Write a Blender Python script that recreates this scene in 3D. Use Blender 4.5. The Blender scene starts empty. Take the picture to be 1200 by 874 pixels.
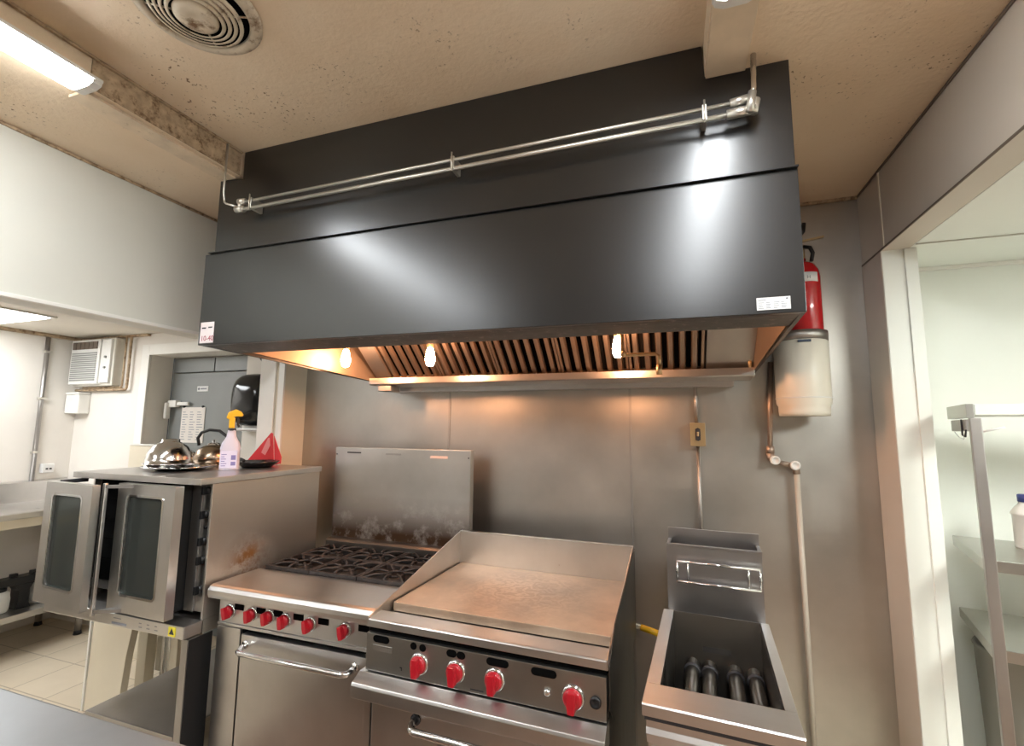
import bpy, bmesh, math, random
from mathutils import Vector, Matrix
random.seed(7)
PI = math.pi
SC = bpy.context.scene
COL = SC.collection

# ------------------------------------------------------------------ materials
def new_mat(name):
    m = bpy.data.materials.new(name); m.use_nodes = True
    nt = m.node_tree; b = nt.nodes['Principled BSDF']
    return m, nt, b
def rgb(c): return (c[0], c[1], c[2], 1)
def plain(name, col, rough=.5, metal=0, spec=None, coat=0, trans=0):
    m, nt, b = new_mat(name)
    b.inputs['Base Color'].default_value = rgb(col)
    b.inputs['Roughness'].default_value = rough
    b.inputs['Metallic'].default_value = metal
    if spec is not None: b.inputs['Specular IOR Level'].default_value = spec
    if coat: b.inputs['Coat Weight'].default_value = coat
    if trans: b.inputs['Transmission Weight'].default_value = trans
    return m
def coords(nt, scale, kind='Object'):
    tc = nt.nodes.new('ShaderNodeTexCoord'); mp = nt.nodes.new('ShaderNodeMapping')
    mp.inputs['Scale'].default_value = scale
    nt.links.new(tc.outputs[kind], mp.inputs['Vector'])
    return mp.outputs['Vector']
def noise(nt, vec, scale, detail=4, rough=.55):
    n = nt.nodes.new('ShaderNodeTexNoise'); n.inputs['Scale'].default_value = scale
    n.inputs['Detail'].default_value = detail; n.inputs['Roughness'].default_value = rough
    nt.links.new(vec, n.inputs['Vector']); return n.outputs['Fac']
def ramp(nt, fac, stops):
    r = nt.nodes.new('ShaderNodeValToRGB'); e = r.color_ramp.elements
    while len(e) < len(stops): e.new(.5)
    for i, (p, c) in enumerate(stops):
        e[i].position = p; e[i].color = rgb(c) if len(c) == 3 else c
    nt.links.new(fac, r.inputs['Fac']); return r.outputs['Color']
def maprange(nt, fac, a, b, c, d):
    n = nt.nodes.new('ShaderNodeMapRange')
    for i, v in zip(('From Min', 'From Max', 'To Min', 'To Max'), (a, b, c, d)): n.inputs[i].default_value = v
    nt.links.new(fac, n.inputs['Value']); return n.outputs['Result']
def mix(nt, fac, a, b, mode='MIX'):
    n = nt.nodes.new('ShaderNodeMix'); n.data_type = 'RGBA'; n.blend_type = mode
    for s, v in (('Factor', fac), ('A', a), ('B', b)):
        sock = [i for i in n.inputs if i.name == s and (i.type == ('VALUE' if s == 'Factor' else 'RGBA'))][0]
        if hasattr(v, 'links'): nt.links.new(v, sock)
        elif s == 'Factor': sock.default_value = v
        else: sock.default_value = rgb(v)
    return [o for o in n.outputs if o.type == 'RGBA'][0]
def bump(nt, b, fac, strength, dist=.01):
    n = nt.nodes.new('ShaderNodeBump'); n.inputs['Strength'].default_value = strength
    n.inputs['Distance'].default_value = dist
    nt.links.new(fac, n.inputs['Height']); nt.links.new(n.outputs['Normal'], b.inputs['Normal'])

def steel(name, col=(.66, .645, .63), r0=.25, r1=.37, stretch=(22, 22, .8), stain=None, stain_z=None, spot=None):
    m, nt, b = new_mat(name)
    v = coords(nt, stretch); n = noise(nt, v, 3, 3, .5)
    v2 = coords(nt, (1, 1, 1)); n2 = noise(nt, v2, 2.2, 5, .6)
    b.inputs['Metallic'].default_value = 1
    c = ramp(nt, n2, [(.3, tuple(x*.86 for x in col)), (.7, tuple(min(1, x*1.08) for x in col))])
    if stain:
        sc, lo, hi = stain[1:4]
        n3 = noise(nt, coords(nt, (1, 1, 1)), sc, 8, .7)
        fac = maprange(nt, n3, lo, hi, 0, 1)
        if stain_z:      # soot and grease that sits in a band of this height
            sep = nt.nodes.new('ShaderNodeSeparateXYZ'); tc = nt.nodes.new('ShaderNodeTexCoord')
            nt.links.new(tc.outputs['Object'], sep.inputs[0])
            f2 = maprange(nt, sep.outputs['Z'], stain_z[0], stain_z[1], 1, 0)
            mu = nt.nodes.new('ShaderNodeMath'); mu.operation = 'MULTIPLY'
            nt.links.new(fac, mu.inputs[0]); nt.links.new(f2, mu.inputs[1]); fac = mu.outputs[0]
        if not spot: c = mix(nt, fac, c, stain[0])
        if spot:         # one burnt-on patch, fading out round this place
            gp = nt.nodes.new('ShaderNodeNewGeometry'); dn = nt.nodes.new('ShaderNodeVectorMath'); dn.operation = 'DISTANCE'
            nt.links.new(gp.outputs['Position'], dn.inputs[0]); dn.inputs[1].default_value = spot[0]
            mu = nt.nodes.new('ShaderNodeMath'); mu.operation = 'MULTIPLY'
            nt.links.new(fac, mu.inputs[0]); nt.links.new(maprange(nt, dn.outputs['Value'], spot[1]*.3, spot[1], 1, 0), mu.inputs[1]); fac = mu.outputs[0]
            c = mix(nt, fac, ramp(nt, n2, [(.3, tuple(x*.9 for x in col)), (.7, col)]), stain[0])
        met = maprange(nt, fac, 0, 1, 1, .25); nt.links.new(met, b.inputs['Metallic'])
    nt.links.new(c, b.inputs['Base Color'])
    add = nt.nodes.new('ShaderNodeMath'); add.operation = 'ADD'
    nt.links.new(maprange(nt, n, .25, .75, (r0+r1)/2-.02, (r0+r1)/2+.02), add.inputs[0])
    nt.links.new(maprange(nt, n2, .3, .7, -.03, .05), add.inputs[1])
    nt.links.new(add.outputs[0], b.inputs['Roughness'])
    return m
def paint(name, col, rough=.55, var=.06, scale=3, bumps=0, bscale=60, grime=None):
    m, nt, b = new_mat(name)
    n = noise(nt, coords(nt, (1, 1, 1)), scale, 6, .6)
    c = ramp(nt, n, [(.3, tuple(x*(1-var) for x in col)), (.7, tuple(min(1, x*(1+var)) for x in col))])
    if grime:
        g = noise(nt, coords(nt, (1, 1, 1)), grime[1], 8, .7)
        c = mix(nt, maprange(nt, g, grime[2], grime[3], 0, 1), c, grime[0])
    nt.links.new(c, b.inputs['Base Color']); b.inputs['Roughness'].default_value = rough
    if bumps:
        nb = noise(nt, coords(nt, (1, 1, 1)), bscale, 3, .5); bump(nt, b, nb, bumps, .004)
    return m
def emit(name, col, s):
    m, nt, b = new_mat(name)
    b.inputs['Base Color'].default_value = rgb(col)
    b.inputs['Emission Color'].default_value = rgb(col); b.inputs['Emission Strength'].default_value = s
    return m

M = {}
M['steel'] = steel('brushed_stainless')
M['steel_x'] = steel('brushed_stainless_long_grain', stretch=(.8, 22, 22))
M['steel_wall'] = steel('wall_sheet_steel', col=(.53, .51, .475), r0=.34, r1=.44, stretch=(14, 14, .5))
M['steel_side'] = steel('oven_side_steel', col=(.60, .56, .51), r0=.36, r1=.5, stretch=(40, 40, 2), stain=((.20, .085, .02), 12, .38, .55), spot=((-2.02, 1.89, .975), .17))
M['steel_guard'] = steel('sooty_back_guard_steel', col=(.60, .58, .55), r0=.28, r1=.40, stretch=(20, 20, .8), stain=((.05, .024, .010), 7, .22, .50), stain_z=(1.03, 1.25))
M['steel_dull'] = steel('dull_steel', col=(.44, .42, .40), r0=.38, r1=.5)
M['steel_dark'] = steel('dark_greasy_steel', col=(.10, .095, .09), r0=.34, r1=.5, stretch=(20, 20, 2))
M['hood_liner'] = steel('hood_liner_steel', col=(.33, .26, .20), r0=.48, r1=.6, stretch=(20, 20, 1))
M['filter'] = steel('greasy_filter_steel', col=(.42, .33, .26), r0=.34, r1=.5, stretch=(30, 4, 4))
M['griddle'] = None
M['chrome'] = plain('polished_chrome', (.75, .75, .75), .14, 1)
M['pipe_zinc'] = plain('galvanised_pipe', (.68, .66, .60), .33, .85)
M['black_paint'] = None
M['black'] = plain('black_plastic', (.012, .012, .013), .35)
M['black_gap'] = plain('black_recess', (.003, .003, .003), .9, spec=.05)
M['iron'] = paint('burnt_cast_iron', (.030, .022, .019), .5, .5, 30, .5, 80, grime=((.085, .055, .045), 22, .52, .7))
M['iron_dark'] = paint('sooty_burner_iron', (.022, .018, .016), .6, .3, 30, .6, 80)
M['red'] = plain('red_knob_plastic', (.42, .008, .018), .3, coat=.2)
M['red_gloss'] = plain('red_cylinder_paint', (.50, .01, .014), .22, coat=.5)
M['red_plastic'] = plain('red_film', (.72, .05, .06), .4)
M['white_plastic'] = plain('white_plastic', (.75, .74, .71), .4)
M['wall'] = paint('cream_wall_paint', (.70, .69, .62), .5, .03, 2)
M['wall_white'] = paint('white_panel_wall', (.84, .86, .80), .4, .02, 2)
M['wall_taupe'] = paint('taupe_panel_wall', (.60, .53, .45), .42, .03, 2)
M['wall_room'] = paint('side_room_wall_paint', (.76, .72, .66), .6, .04, 2, .3, 14)
M['casing'] = paint('painted_casing', (.82, .80, .75), .45, .03, 4)
M['cream_board'] = paint('cream_board', (.74, .67, .53), .5, .03, 4)
M['grime_trim'] = paint('grimy_cove_trim', (.46, .34, .22), .6, .3, 25, grime=((.16, .09, .04), 30, .5, .65))
M['floor'] = None
M['door_grey'] = paint('grey_door_paint', (.25, .26, .255), .42, .05, 4)
M['brass'] = plain('aged_brass', (.55, .42, .24), .35, .8)
M['yellow'] = plain('yellow_plastic', (.85, .50, .02), .4)
M['label'] = plain('white_label', (.78, .78, .78), .5)
M['label_pink'] = plain('faded_white_label', (.82, .74, .74), .5)
M['ink'] = plain('dark_ink', (.03, .03, .035), .6)
M['ink_grey'] = plain('grey_ink', (.25, .26, .30), .6)
M['ink_red'] = plain('red_ink', (.38, .02, .06), .6)
M['paper'] = plain('paper', (.80, .74, .68), .8)
M['blue_cap'] = plain('blue_cap', (.03, .05, .22), .4)
M['led'] = emit('led_diffuser', (.93, .97, 1.0), 26)
M['led2'] = emit('panel_light_diffuser', (.95, .98, 1.0), 9)
M['led3'] = emit('added_alcove_light', (.96, 1.0, .95), 22)  # glow of the unseen lamp added in the alcove
M['bulb'] = emit('warm_bulb', (1, .47, .23), 125)
M['lamp_body'] = plain('white_lamp_housing', (.72, .70, .66), .45)
M['grey_vinyl'] = plain('grey_plastic', (.30, .30, .28), .5)

def ceiling_mat():
    m, nt, b = new_mat('grease_stained_ceiling')
    v = coords(nt, (1, 1, 1))
    n = noise(nt, v, 1.1, 5, .6); fine = noise(nt, v, 60, 3, .6)
    c = ramp(nt, n, [(.3, (.72, .55, .37)), (.55, (.80, .64, .46)), (.75, (.85, .72, .55))])
    # rusty brown specks that gather in patches
    sp = maprange(nt, noise(nt, v, 75, 2, .5), .64, .70, 0, 1)
    pa = maprange(nt, noise(nt, v, 2.6, 3, .5), .50, .64, 0, 1)
    mu = nt.nodes.new('ShaderNodeMath'); mu.operation = 'MULTIPLY'
    nt.links.new(sp, mu.inputs[0]); nt.links.new(pa, mu.inputs[1])
    c = mix(nt, mu.outputs[0], c, (.20, .10, .04))
    nt.links.new(c, b.inputs['Base Color']); b.inputs['Roughness'].default_value = .55
    bump(nt, b, fine, .35, .006)
    return m
M['ceiling'] = ceiling_mat()
def black_mat():
    m, nt, b = new_mat('black_orange_peel_paint')
    v = coords(nt, (1, 1, 1))
    b.inputs['Base Color'].default_value = (.006, .0068, .0078, 1)
    b.inputs['Roughness'].default_value = .28
    b.inputs['IOR'].default_value = 1.72
    bump(nt, b, noise(nt, v, 75, 2, .5), .06, .002)
    return m
M['black_paint'] = black_mat()
def griddle_mat():
    m, nt, b = new_mat('seasoned_griddle_steel')
    v = coords(nt, (1, 1, 1))
    # round scouring marks around the middle of the plate
    sep = nt.nodes.new('ShaderNodeMapping'); sep.inputs['Location'].default_value = (-.47, -.44, 0)
    nt.links.new(v, sep.inputs['Vector'])
    w = nt.nodes.new('ShaderNodeTexWave'); w.wave_type = 'RINGS'; w.rings_direction = 'Z'
    w.inputs['Scale'].default_value = 5; w.inputs['Distortion'].default_value = 16
    w.inputs['Detail'].default_value = 4; w.inputs['Detail Scale'].default_value = 3
    nt.links.new(sep.outputs[0], w.inputs['Vector'])
    n = noise(nt, v, 5, 6, .65)
    c = ramp(nt, n, [(.3, (.46, .35, .26)), (.5, (.60, .46, .34)), (.72, (.70, .56, .43))])
    grad = nt.nodes.new('ShaderNodeTexGradient'); grad.gradient_type = 'SPHERICAL'
    gm = nt.nodes.new('ShaderNodeMapping'); gm.inputs['Location'].default_value = (-1.30, -1.32, -1.8); gm.inputs['Scale'].default_value = (2.8, 2.8, 2)
    nt.links.new(v, gm.inputs['Vector']); nt.links.new(gm.outputs[0], grad.inputs['Vector'])
    mu = nt.nodes.new('ShaderNodeMath'); mu.operation = 'MULTIPLY'
    nt.links.new(w.outputs['Fac'], mu.inputs[0]); nt.links.new(grad.outputs['Fac'], mu.inputs[1])
    c = mix(nt, maprange(nt, mu.outputs[0], 0, .7, 0, .34), c, (.26, .17, .12))
    nt.links.new(c, b.inputs['Base Color'])
    b.inputs['Metallic'].default_value = .75
    nt.links.new(maprange(nt, n, .3, .7, .36, .52), b.inputs['Roughness'])
    bump(nt, b, noise(nt, v, 90, 3, .6), .08, .002)
    return m
M['griddle'] = griddle_mat()
def floor_mat():
    m, nt, b = new_mat('beige_floor_tile')
    v = coords(nt, (1, 1, 1))
    br = nt.nodes.new('ShaderNodeTexBrick'); br.offset = 0
    br.inputs['Scale'].default_value = 1; br.inputs['Brick Width'].default_value = .33; br.inputs['Row Height'].default_value = .33
    br.inputs['Mortar Size'].default_value = .004; br.inputs['Mortar Smooth'].default_value = .1
    br.inputs['Color1'].default_value = (.66, .56, .42, 1); br.inputs['Color2'].default_value = (.70, .60, .46, 1)
    br.inputs['Mortar'].default_value = (.34, .27, .19, 1)
    nt.links.new(v, br.inputs['Vector'])
    n = noise(nt, v, 4, 6, .6)
    c = mix(nt, .25, br.outputs['Color'], ramp(nt, n, [(.3, (.5, .42, .32)), (.7, (.74, .65, .52))]))
    nt.links.new(c, b.inputs['Base Color']); b.inputs['Roughness'].default_value = .4
    bump(nt, b, br.outputs['Fac'], -.3, .003)
    return m
M['floor'] = floor_mat()
def glass_mat(name, tint, rough=.08, dirt=.0):
    m, nt, b = new_mat(name)
    b.inputs['Base Color'].default_value = rgb(tint); b.inputs['Roughness'].default_value = rough
    b.inputs['Transmission Weight'].default_value = .85; b.inputs['IOR'].default_value = 1.2
    return m
M['glass'] = glass_mat('smoky_oven_glass', (.22, .24, .22))
M['bottle_clear'] = glass_mat('lavender_bottle_plastic', (.86, .84, .97), .3)
M['bottle_clear'].node_tree.nodes['Principled BSDF'].inputs['Transmission Weight'].default_value = .35

# ------------------------------------------------------------------ mesh builder
class MB:
    def __init__(s): s.bm = bmesh.new(); s.smooth = False
    def _bev(s, geom_verts, bev, seg=2):
        if bev > 0:
            es = list({e for v in geom_verts for e in v.link_edges})
            bmesh.ops.bevel(s.bm, geom=es, offset=bev, segments=seg, affect='EDGES', profile=.6, clamp_overlap=True)
    def box(s, x0, x1, y0, y1, z0, z1, bev=0, mat=None, seg=2):
        x0, x1 = sorted((x0, x1)); y0, y1 = sorted((y0, y1)); z0, z1 = sorted((z0, z1))
        vs = [s.bm.verts.new((x, y, z)) for z in (z0, z1) for x, y in ((x0, y0), (x1, y0), (x1, y1), (x0, y1))]
        for f in ((3, 2, 1, 0), (4, 5, 6, 7), (0, 1, 5, 4), (1, 2, 6, 5), (2, 3, 7, 6), (3, 0, 4, 7)):
            s.bm.faces.new([vs[i] for i in f])
        if mat is not None:
            for v in vs: v.co = mat @ v.co
        s._bev(vs, bev, seg); return s
    def prism(s, pts, axis, a, b, bev=0, mat=None):
        """polygon in the plane normal to axis, extruded a..b. axis x: pts=(y,z); y: (x,z); z: (x,y)"""
        def P(p, t):
            return {'x': (t, p[0], p[1]), 'y': (p[0], t, p[1]), 'z': (p[0], p[1], t)}[axis]
        A = [s.bm.verts.new(P(p, a)) for p in pts]; B = [s.bm.verts.new(P(p, b)) for p in pts]
        n = len(pts)
        fs = [s.bm.faces.new(A), s.bm.faces.new(B[::-1])]
        for i in range(n): fs.append(s.bm.faces.new((A[i], B[i], B[(i+1) % n], A[(i+1) % n])))
        bmesh.ops.recalc_face_normals(s.bm, faces=fs)
        if mat is not None:
            for v in A+B: v.co = mat @ v.co
        s._bev(A+B, bev); return s
    def hexa(s, c, bev=0):
        """eight corners: bottom four then top four, each counter-clockwise from above"""
        vs = [s.bm.verts.new(p) for p in c]
        fs = [s.bm.faces.new([vs[i] for i in f]) for f in ((3, 2, 1, 0), (4, 5, 6, 7), (0, 1, 5, 4), (1, 2, 6, 5), (2, 3, 7, 6), (3, 0, 4, 7))]
        bmesh.ops.recalc_face_normals(s.bm, faces=fs)
        s._bev(vs, bev); return s
    def tube(s, pts, r, seg=12, closed=False, caps=True):
        pts = [Vector(p) for p in pts]; n = len(pts); rings = []
        up = None
        for i, p in enumerate(pts):
            if closed: t = (pts[(i+1) % n]-pts[i-1]).normalized()
            else: t = (pts[min(i+1, n-1)]-pts[max(i-1, 0)]).normalized()
            if up is None:
                up = Vector((0, 0, 1)) if abs(t.z) < .9 else Vector((1, 0, 0))
            u = (up - t*up.dot(t))
            if u.length < 1e-4: u = t.orthogonal()
            u.normalize(); w = t.cross(u); up = u
            k = r if not isinstance(r, (list, tuple)) else r[i]
            # keep the section on bends
            if 0 < i < n-1 or closed:
                d1 = (pts[i]-pts[i-1]).normalized(); d2 = (pts[(i+1) % n]-pts[i]).normalized()
                c = max(.6, math.sqrt(max(0, (1+d1.dot(d2))/2)))
            else: c = 1
            rings.append([s.bm.verts.new(p+(u*math.cos(a)+w*math.sin(a))*k/(c**.5)) for a in (2*PI*j/seg for j in range(seg))])
        fs = []
        for i in range(n if closed else n-1):
            a, b = rings[i], rings[(i+1) % n]
            for j in range(seg):
                fs.append(s.bm.faces.new((a[j], a[(j+1) % seg], b[(j+1) % seg], b[j])))
        if not closed and caps:
            fs.append(s.bm.faces.new(rings[0][::-1])); fs.append(s.bm.faces.new(rings[-1]))
        for f in fs: f.smooth = True
        bmesh.ops.recalc_face_normals(s.bm, faces=fs); return s
    def cyl(s, p0, p1, r, seg=20, r1=None):
        s.tube([p0, p1], [r, r if r1 is None else r1], seg)
        return s
    def lathe(s, prof, c=(0, 0, 0), seg=32, mat=None, smooth=True):
        """prof: (radius, z) list, revolved about z"""
        rings = []; vs = []
        for r, z in prof:
            if r < 1e-6: ring = [s.bm.verts.new((0, 0, z))]
            else: ring = [s.bm.verts.new((r*math.cos(2*PI*j/seg), r*math.sin(2*PI*j/seg), z)) for j in range(seg)]
            rings.append(ring); vs += ring
        fs = []
        for a, b in zip(rings, rings[1:]):
            if len(a) == 1 and len(b) == 1: continue
            for j in range(seg):
                k = (j+1) % seg
                if len(a) == 1: fs.append(s.bm.faces.new((a[0], b[j], b[k])))
                elif len(b) == 1: fs.append(s.bm.faces.new((a[j], a[k], b[0])))
                else: fs.append(s.bm.faces.new((a[j], a[k], b[k], b[j])))
        for f in fs: f.smooth = smooth
        bmesh.ops.recalc_face_normals(s.bm, faces=fs)
        mt = Matrix.Translation(c) @ (mat if mat is not None else Matrix())
        for v in vs: v.co = mt @ v.co
        return s

def finish(bm, name, mat, root=None, parent=None, local=False, autosmooth=True):
    if root is not None and not local:
        inv = root.matrix_world_inv
        bmesh.ops.transform(bm, matrix=inv, verts=bm.verts)
    me = bpy.data.meshes.new(name); bm.to_mesh(me); bm.free()
    o = bpy.data.objects.new(name, me); COL.objects.link(o)
    if isinstance(mat, (list, tuple)):
        for m in mat: me.materials.append(m)
    else: me.materials.append(mat)
    if parent is not None: o.parent = parent
    return o

class Thing:
    def __init__(s, name, label, cat, loc=(0, 0, 0), rz=0, group=None):
        o = bpy.data.objects.new(name, None); COL.objects.link(o)
        o.empty_display_size = .05
        o.location = loc; o.rotation_euler = (0, 0, rz)
        o['label'] = label; o['category'] = cat
        if group: o['group'] = group
        s.o = o; s.matrix_world_inv = (Matrix.Translation(loc) @ Matrix.Rotation(rz, 4, 'Z')).inverted()
    def part(s, name, mb, mat, under=None, local=False, label=None):
        o = finish(mb.bm, name, mat, s, under if under is not None else s.o, local)
        if label: o['label'] = label
        return o
def single(name, mb, mat, label, cat, loc=None, group=None):
    """a thing that is one mesh, geometry in world space, origin moved to loc"""
    loc = loc or (0, 0, 0)
    bmesh.ops.translate(mb.bm, verts=mb.bm.verts, vec=-Vector(loc))
    o = finish(mb.bm, name, mat); o.location = loc
    o['label'] = label; o['category'] = cat
    if group: o['group'] = group
    return o
def struct(name, mb, mat, parent=None):
    o = finish(mb.bm, name, mat, parent=parent)
    if parent is None: o['kind'] = 'structure'
    return o
def text_mb(body, size, origin, xdir, zdir, depth=.0006):
    """writing as thin mesh, lower left corner at origin, reading along xdir, upright along zdir"""
    cu = bpy.data.curves.new('writing', 'FONT'); cu.body = body; cu.size = size; cu.extrude = depth/2
    cu.resolution_u = 3
    tmp = bpy.data.objects.new('writing', cu)
    me = bpy.data.meshes.new_from_object(tmp)
    mb = MB(); mb.bm.from_mesh(me)
    x = Vector(xdir).normalized(); z = Vector(zdir).normalized(); n = x.cross(z)
    mt = Matrix(((x.x, z.x, n.x, origin[0]), (x.y, z.y, n.y, origin[1]), (x.z, z.z, n.z, origin[2]), (0, 0, 0, 1)))
    bmesh.ops.transform(mb.bm, matrix=mt, verts=mb.bm.verts)
    bpy.data.objects.remove(tmp); bpy.data.curves.remove(cu); bpy.data.meshes.remove(me)
    return mb
def join_mb(a, b):
    me = bpy.data.meshes.new('t'); b.bm.to_mesh(me); b.bm.free(); a.bm.from_mesh(me); bpy.data.meshes.remove(me); return a
def rot_to(dirv):
    return Vector((0, 0, 1)).rotation_difference(Vector(dirv).normalized()).to_matrix().to_4x4()
def arc(c, r, a0, a1, n, plane='xy', z=0):
    out = []
    for i in range(n+1):
        a = a0+(a1-a0)*i/n
        out.append((c[0]+r*math.cos(a), c[1]+r*math.sin(a)))
    return out

# ------------------------------------------------------------------ room
WY = 2.65       # back wall
CZ = 2.813      # ceiling
RZ = 2.927      # raised middle of the ceiling
XR = .906       # right soffit / wall
XL = -2.43      # left header
YN = -3.2       # wall behind the camera
struct('floor', MB().box(-5.3, -2.2, YN-.1, 3.2, -.08, 0).box(-2.2, 3.2, 1.6, 3.2, -.08, 0), M['floor'])
def unseen_tile():
    m, nt, b = new_mat('dark_unseen_tile')
    br = nt.nodes.new('ShaderNodeTexBrick'); br.offset = 0
    for k_, v_ in (('Scale', 1), ('Brick Width', .2), ('Row Height', .2), ('Mortar Size', .004)): br.inputs[k_].default_value = v_
    br.inputs['Color1'].default_value = (.30, .19, .13, 1); br.inputs['Color2'].default_value = (.26, .16, .11, 1); br.inputs['Mortar'].default_value = (.05, .04, .035, 1)
    nt.links.new(coords(nt, (1, 1, 1)), br.inputs['Vector']); nt.links.new(br.outputs['Color'], b.inputs['Base Color']); b.inputs['Roughness'].default_value = .4
    return m
struct('floor_kitchen', MB().box(-2.2, 3.2, YN-.1, 1.6, -.08, 0), unseen_tile())  # unseen floor, tiled dark to deepen what the steel reflects
mb = MB()
mb.box(XL-.2, -1.89, YN, WY+.1, CZ, RZ+.08)
mb.box(.135, XR+.1, YN, WY+.1, CZ, RZ+.08)
mb.box(-1.89, .135, YN, WY+.1, RZ, RZ+.08)
struct('ceiling', mb, M['ceiling'])
struct('trim_1', MB().box(-1.8895, -1.884, .95, 1.553, CZ+.001, RZ-.001, .001).box(-1.884, -1.872, YN, 1.553, RZ-.009, RZ-.001, .002), M['grime_trim'])
struct('trim_2', MB().box(-1.998, -1.908, .95, 1.553, CZ-.012, CZ-.001, .002), paint('dirty_cream_board', (.72, .58, .42), .55, .12, 12, grime=((.30, .19, .10), 20, .58, .72)))
struct('trim_3', MB().box(.137, .256, .9, 1.552, CZ-.012, CZ-.001, .002), paint('tan_ceiling_board', (.72, .58, .42), .5, .08, 8))
# the back wall: three sheets of steel over the wall
struct('wall_back', MB().box(-2.50, XR+.05, WY+.004, WY+.1, -.02, CZ+.05), M['steel_wall'])
struct('trim_4', MB().box(-1.318, -1.304, WY+.001, WY+.004, .0, CZ, .001), M['steel_dull'])
struct('trim_5', MB().box(-.222, -.208, WY+.001, WY+.004, .0, CZ, .001), M['steel_dull'])
struct('trim_6', MB().box(.385, XR-.002, WY-.014, WY+.002, CZ-.016, CZ-.001, .003), M['grime_trim'])
# left header and its stub of wall
mb = MB(); mb.box(XL-.2, XL, YN, WY+.1, 2.15, CZ+.02)
struct('wall_left', mb, M['wall'])
struct('trim_7', MB().box(XL+.001, XL+.009, YN, WY-.002, CZ-.014, CZ-.001, .003), M['grime_trim'])
struct('wall_left_stub', MB().box(XL-.20, XL, 2.462, WY+.1, 0, 2.15), M['cream_board'])
struct('trim_8', MB().box(XL-.205, XL-.075, 2.448, 2.461, 0, 2.149, .003).box(XL-.045, XL+.002, 2.446, 2.461, 0, 2.149, .003), M['casing'])
struct('trim_9', MB().box(XL-.01, XL+.012, YN, 2.445, 2.135, 2.152, .003), M['casing'])
# right: soffit, stub, alcove
struct('wall_right', MB().box(XR, XR+.10, YN, WY+.1, 2.45, CZ+.02), M['wall_taupe'])
struct('wall_right_stub', MB().box(XR, XR+.125, 2.432, 2.76, 0, 2.45), [M['wall_white']])
struct('trim_10', MB().box(XR-.003, XR-.0005, 2.435, WY, 0, 2.449), M['wall_taupe'])
struct('trim_11', MB().box(XR-.004, XR, 2.395, 2.407, 2.455, CZ, .001), paint('pale_batten', (.75, .68, .56), .5))
struct('trim_12', MB().box(XR-.006, XR+.0, YN, WY-.003, CZ-.012, CZ-.001, .002).box(XR-.006, XR+.0, YN, WY-.003, 2.449, 2.457, .002), paint('dark_caulk', (.16, .12, .09), .6))
struct('trim_13', MB().box(XR+.08, XR+.126, 2.424, 2.432, 0, 2.449, .002), M['wall_white'])
struct('ceiling_alcove', MB().box(XR+.102, 3.2, YN, 2.85, 2.45, 2.53), M['wall_white'])
struct('wall_alcove_back', MB().box(XR+.126, 3.2, 2.755, 2.85, 0, 2.45), M['wall_white'])
struct('trim_14', MB().box(XR+.127, 3.0, 2.74, 2.754, 2.432, 2.4495, .002), M['casing'])
struct('trim_15', MB().box(1.01, 3.0, 2.372, 2.380, 2.446, 2.4497).box(1.03, 3.0, 1.66, 1.675, 2.443, 2.4497), paint('ceiling_seam', (.52, .50, .44), .6))
struct('wall_alcove_right', MB().box(3.0, 3.1, YN, 2.75, 0, 2.45), M['wall_white'])
struct('wall_front', MB().box(-5.3, 3.2, YN-.1, YN, 0, RZ), paint('dark_taupe_wall', (.30, .26, .21), .5, .05, 2))  # unseen wall, coloured dark so the steel has something dark to mirror
# left: the side room
SX = -5.08; SY = 2.75; SZ = 2.42
struct('ceiling_side_room', MB().box(SX-.1, XL-.2, YN, 3.1, SZ, SZ+.08), paint('side_room_ceiling', (.72, .66, .57), .6, .04, 3))
struct('wall_side_room_left', MB().box(SX-.1, SX, YN, 3.1, 0, SZ), M['wall_room'])
DX0, DX1, DZ, DY = -4.17, -3.10, 2.235, 2.94
mb = MB(); mb.box(SX, DX0, SY, SY+.1, 0, SZ); mb.box(DX1, XL-.18, SY, SY+.1, 0, SZ); mb.box(DX0, DX1, SY, SY+.1, DZ, SZ)
mb.box(DX0-.06, DX0, SY+.1, DY, 0, SZ); mb.box(DX1, DX1+.06, SY+.1, DY, 0, SZ); mb.box(DX0-.06, DX1+.06, SY+.1, DY, DZ, SZ)
mb.box(DX0-.06, DX1+.06, DY+.05, DY+.12, 0, SZ)
struct('wall_side_room_back', mb, M['wall_room'])
struct('trim_16', MB().box(DX0-.09, DX0, SY-.02, SY-.001, 0, DZ+.09, .004).box(DX0, XL-.22, SY-.02, SY-.001, DZ, DZ+.09, .004), M['casing'])
struct('trim_17', MB().box(SX+.001, SX+.03, YN, SY-.002, SZ-.03, SZ-.001, .004).box(SX+.03, -4.2, SY-.03, SY-.001, SZ-.02, SZ-.001, .004), M['grime_trim'])
dr = struct('door_1', MB().box(DX0+.012, DX1-.012, DY+.001, DY+.045, .01, DZ-.14, .003).box(DX0+.012, DX0+.49, DY, DY+.045, DZ-.13, DZ-.01, .003).box(DX0+.50, DX1-.012, DY, DY+.045, DZ-.13, DZ-.01, .003)
            .box(DX0+.16, DX1-.10, DY-.004, DY+.002, .2, DZ-.18, .002), M['door_grey'])
struct('door_latch', MB().box(DX0+.04, DX0+.14, DY-.05, DY-.004, 1.80, 1.86, .01).box(DX0+.03, DX0+.06, DY-.07, DY-.03, 1.70, 1.84, .008).box(DX0+.14, DX0+.27, DY-.04, DY-.02, 1.815, 1.845, .006), M['casing'], dr)
p = struct('door_sign', MB().box(-3.845, -3.72, DY-.008, DY-.0045, 1.935, 1.98, .001), M['label'], dr)
struct('sign_writing', MB().cyl((-3.825, DY-.0085, 1.957), (-3.825, DY-.0095, 1.957), .011, 12).box(-3.805, -3.735, DY-.0095, DY-.0085, 1.951, 1.963), M['ink_grey'], p)
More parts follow.
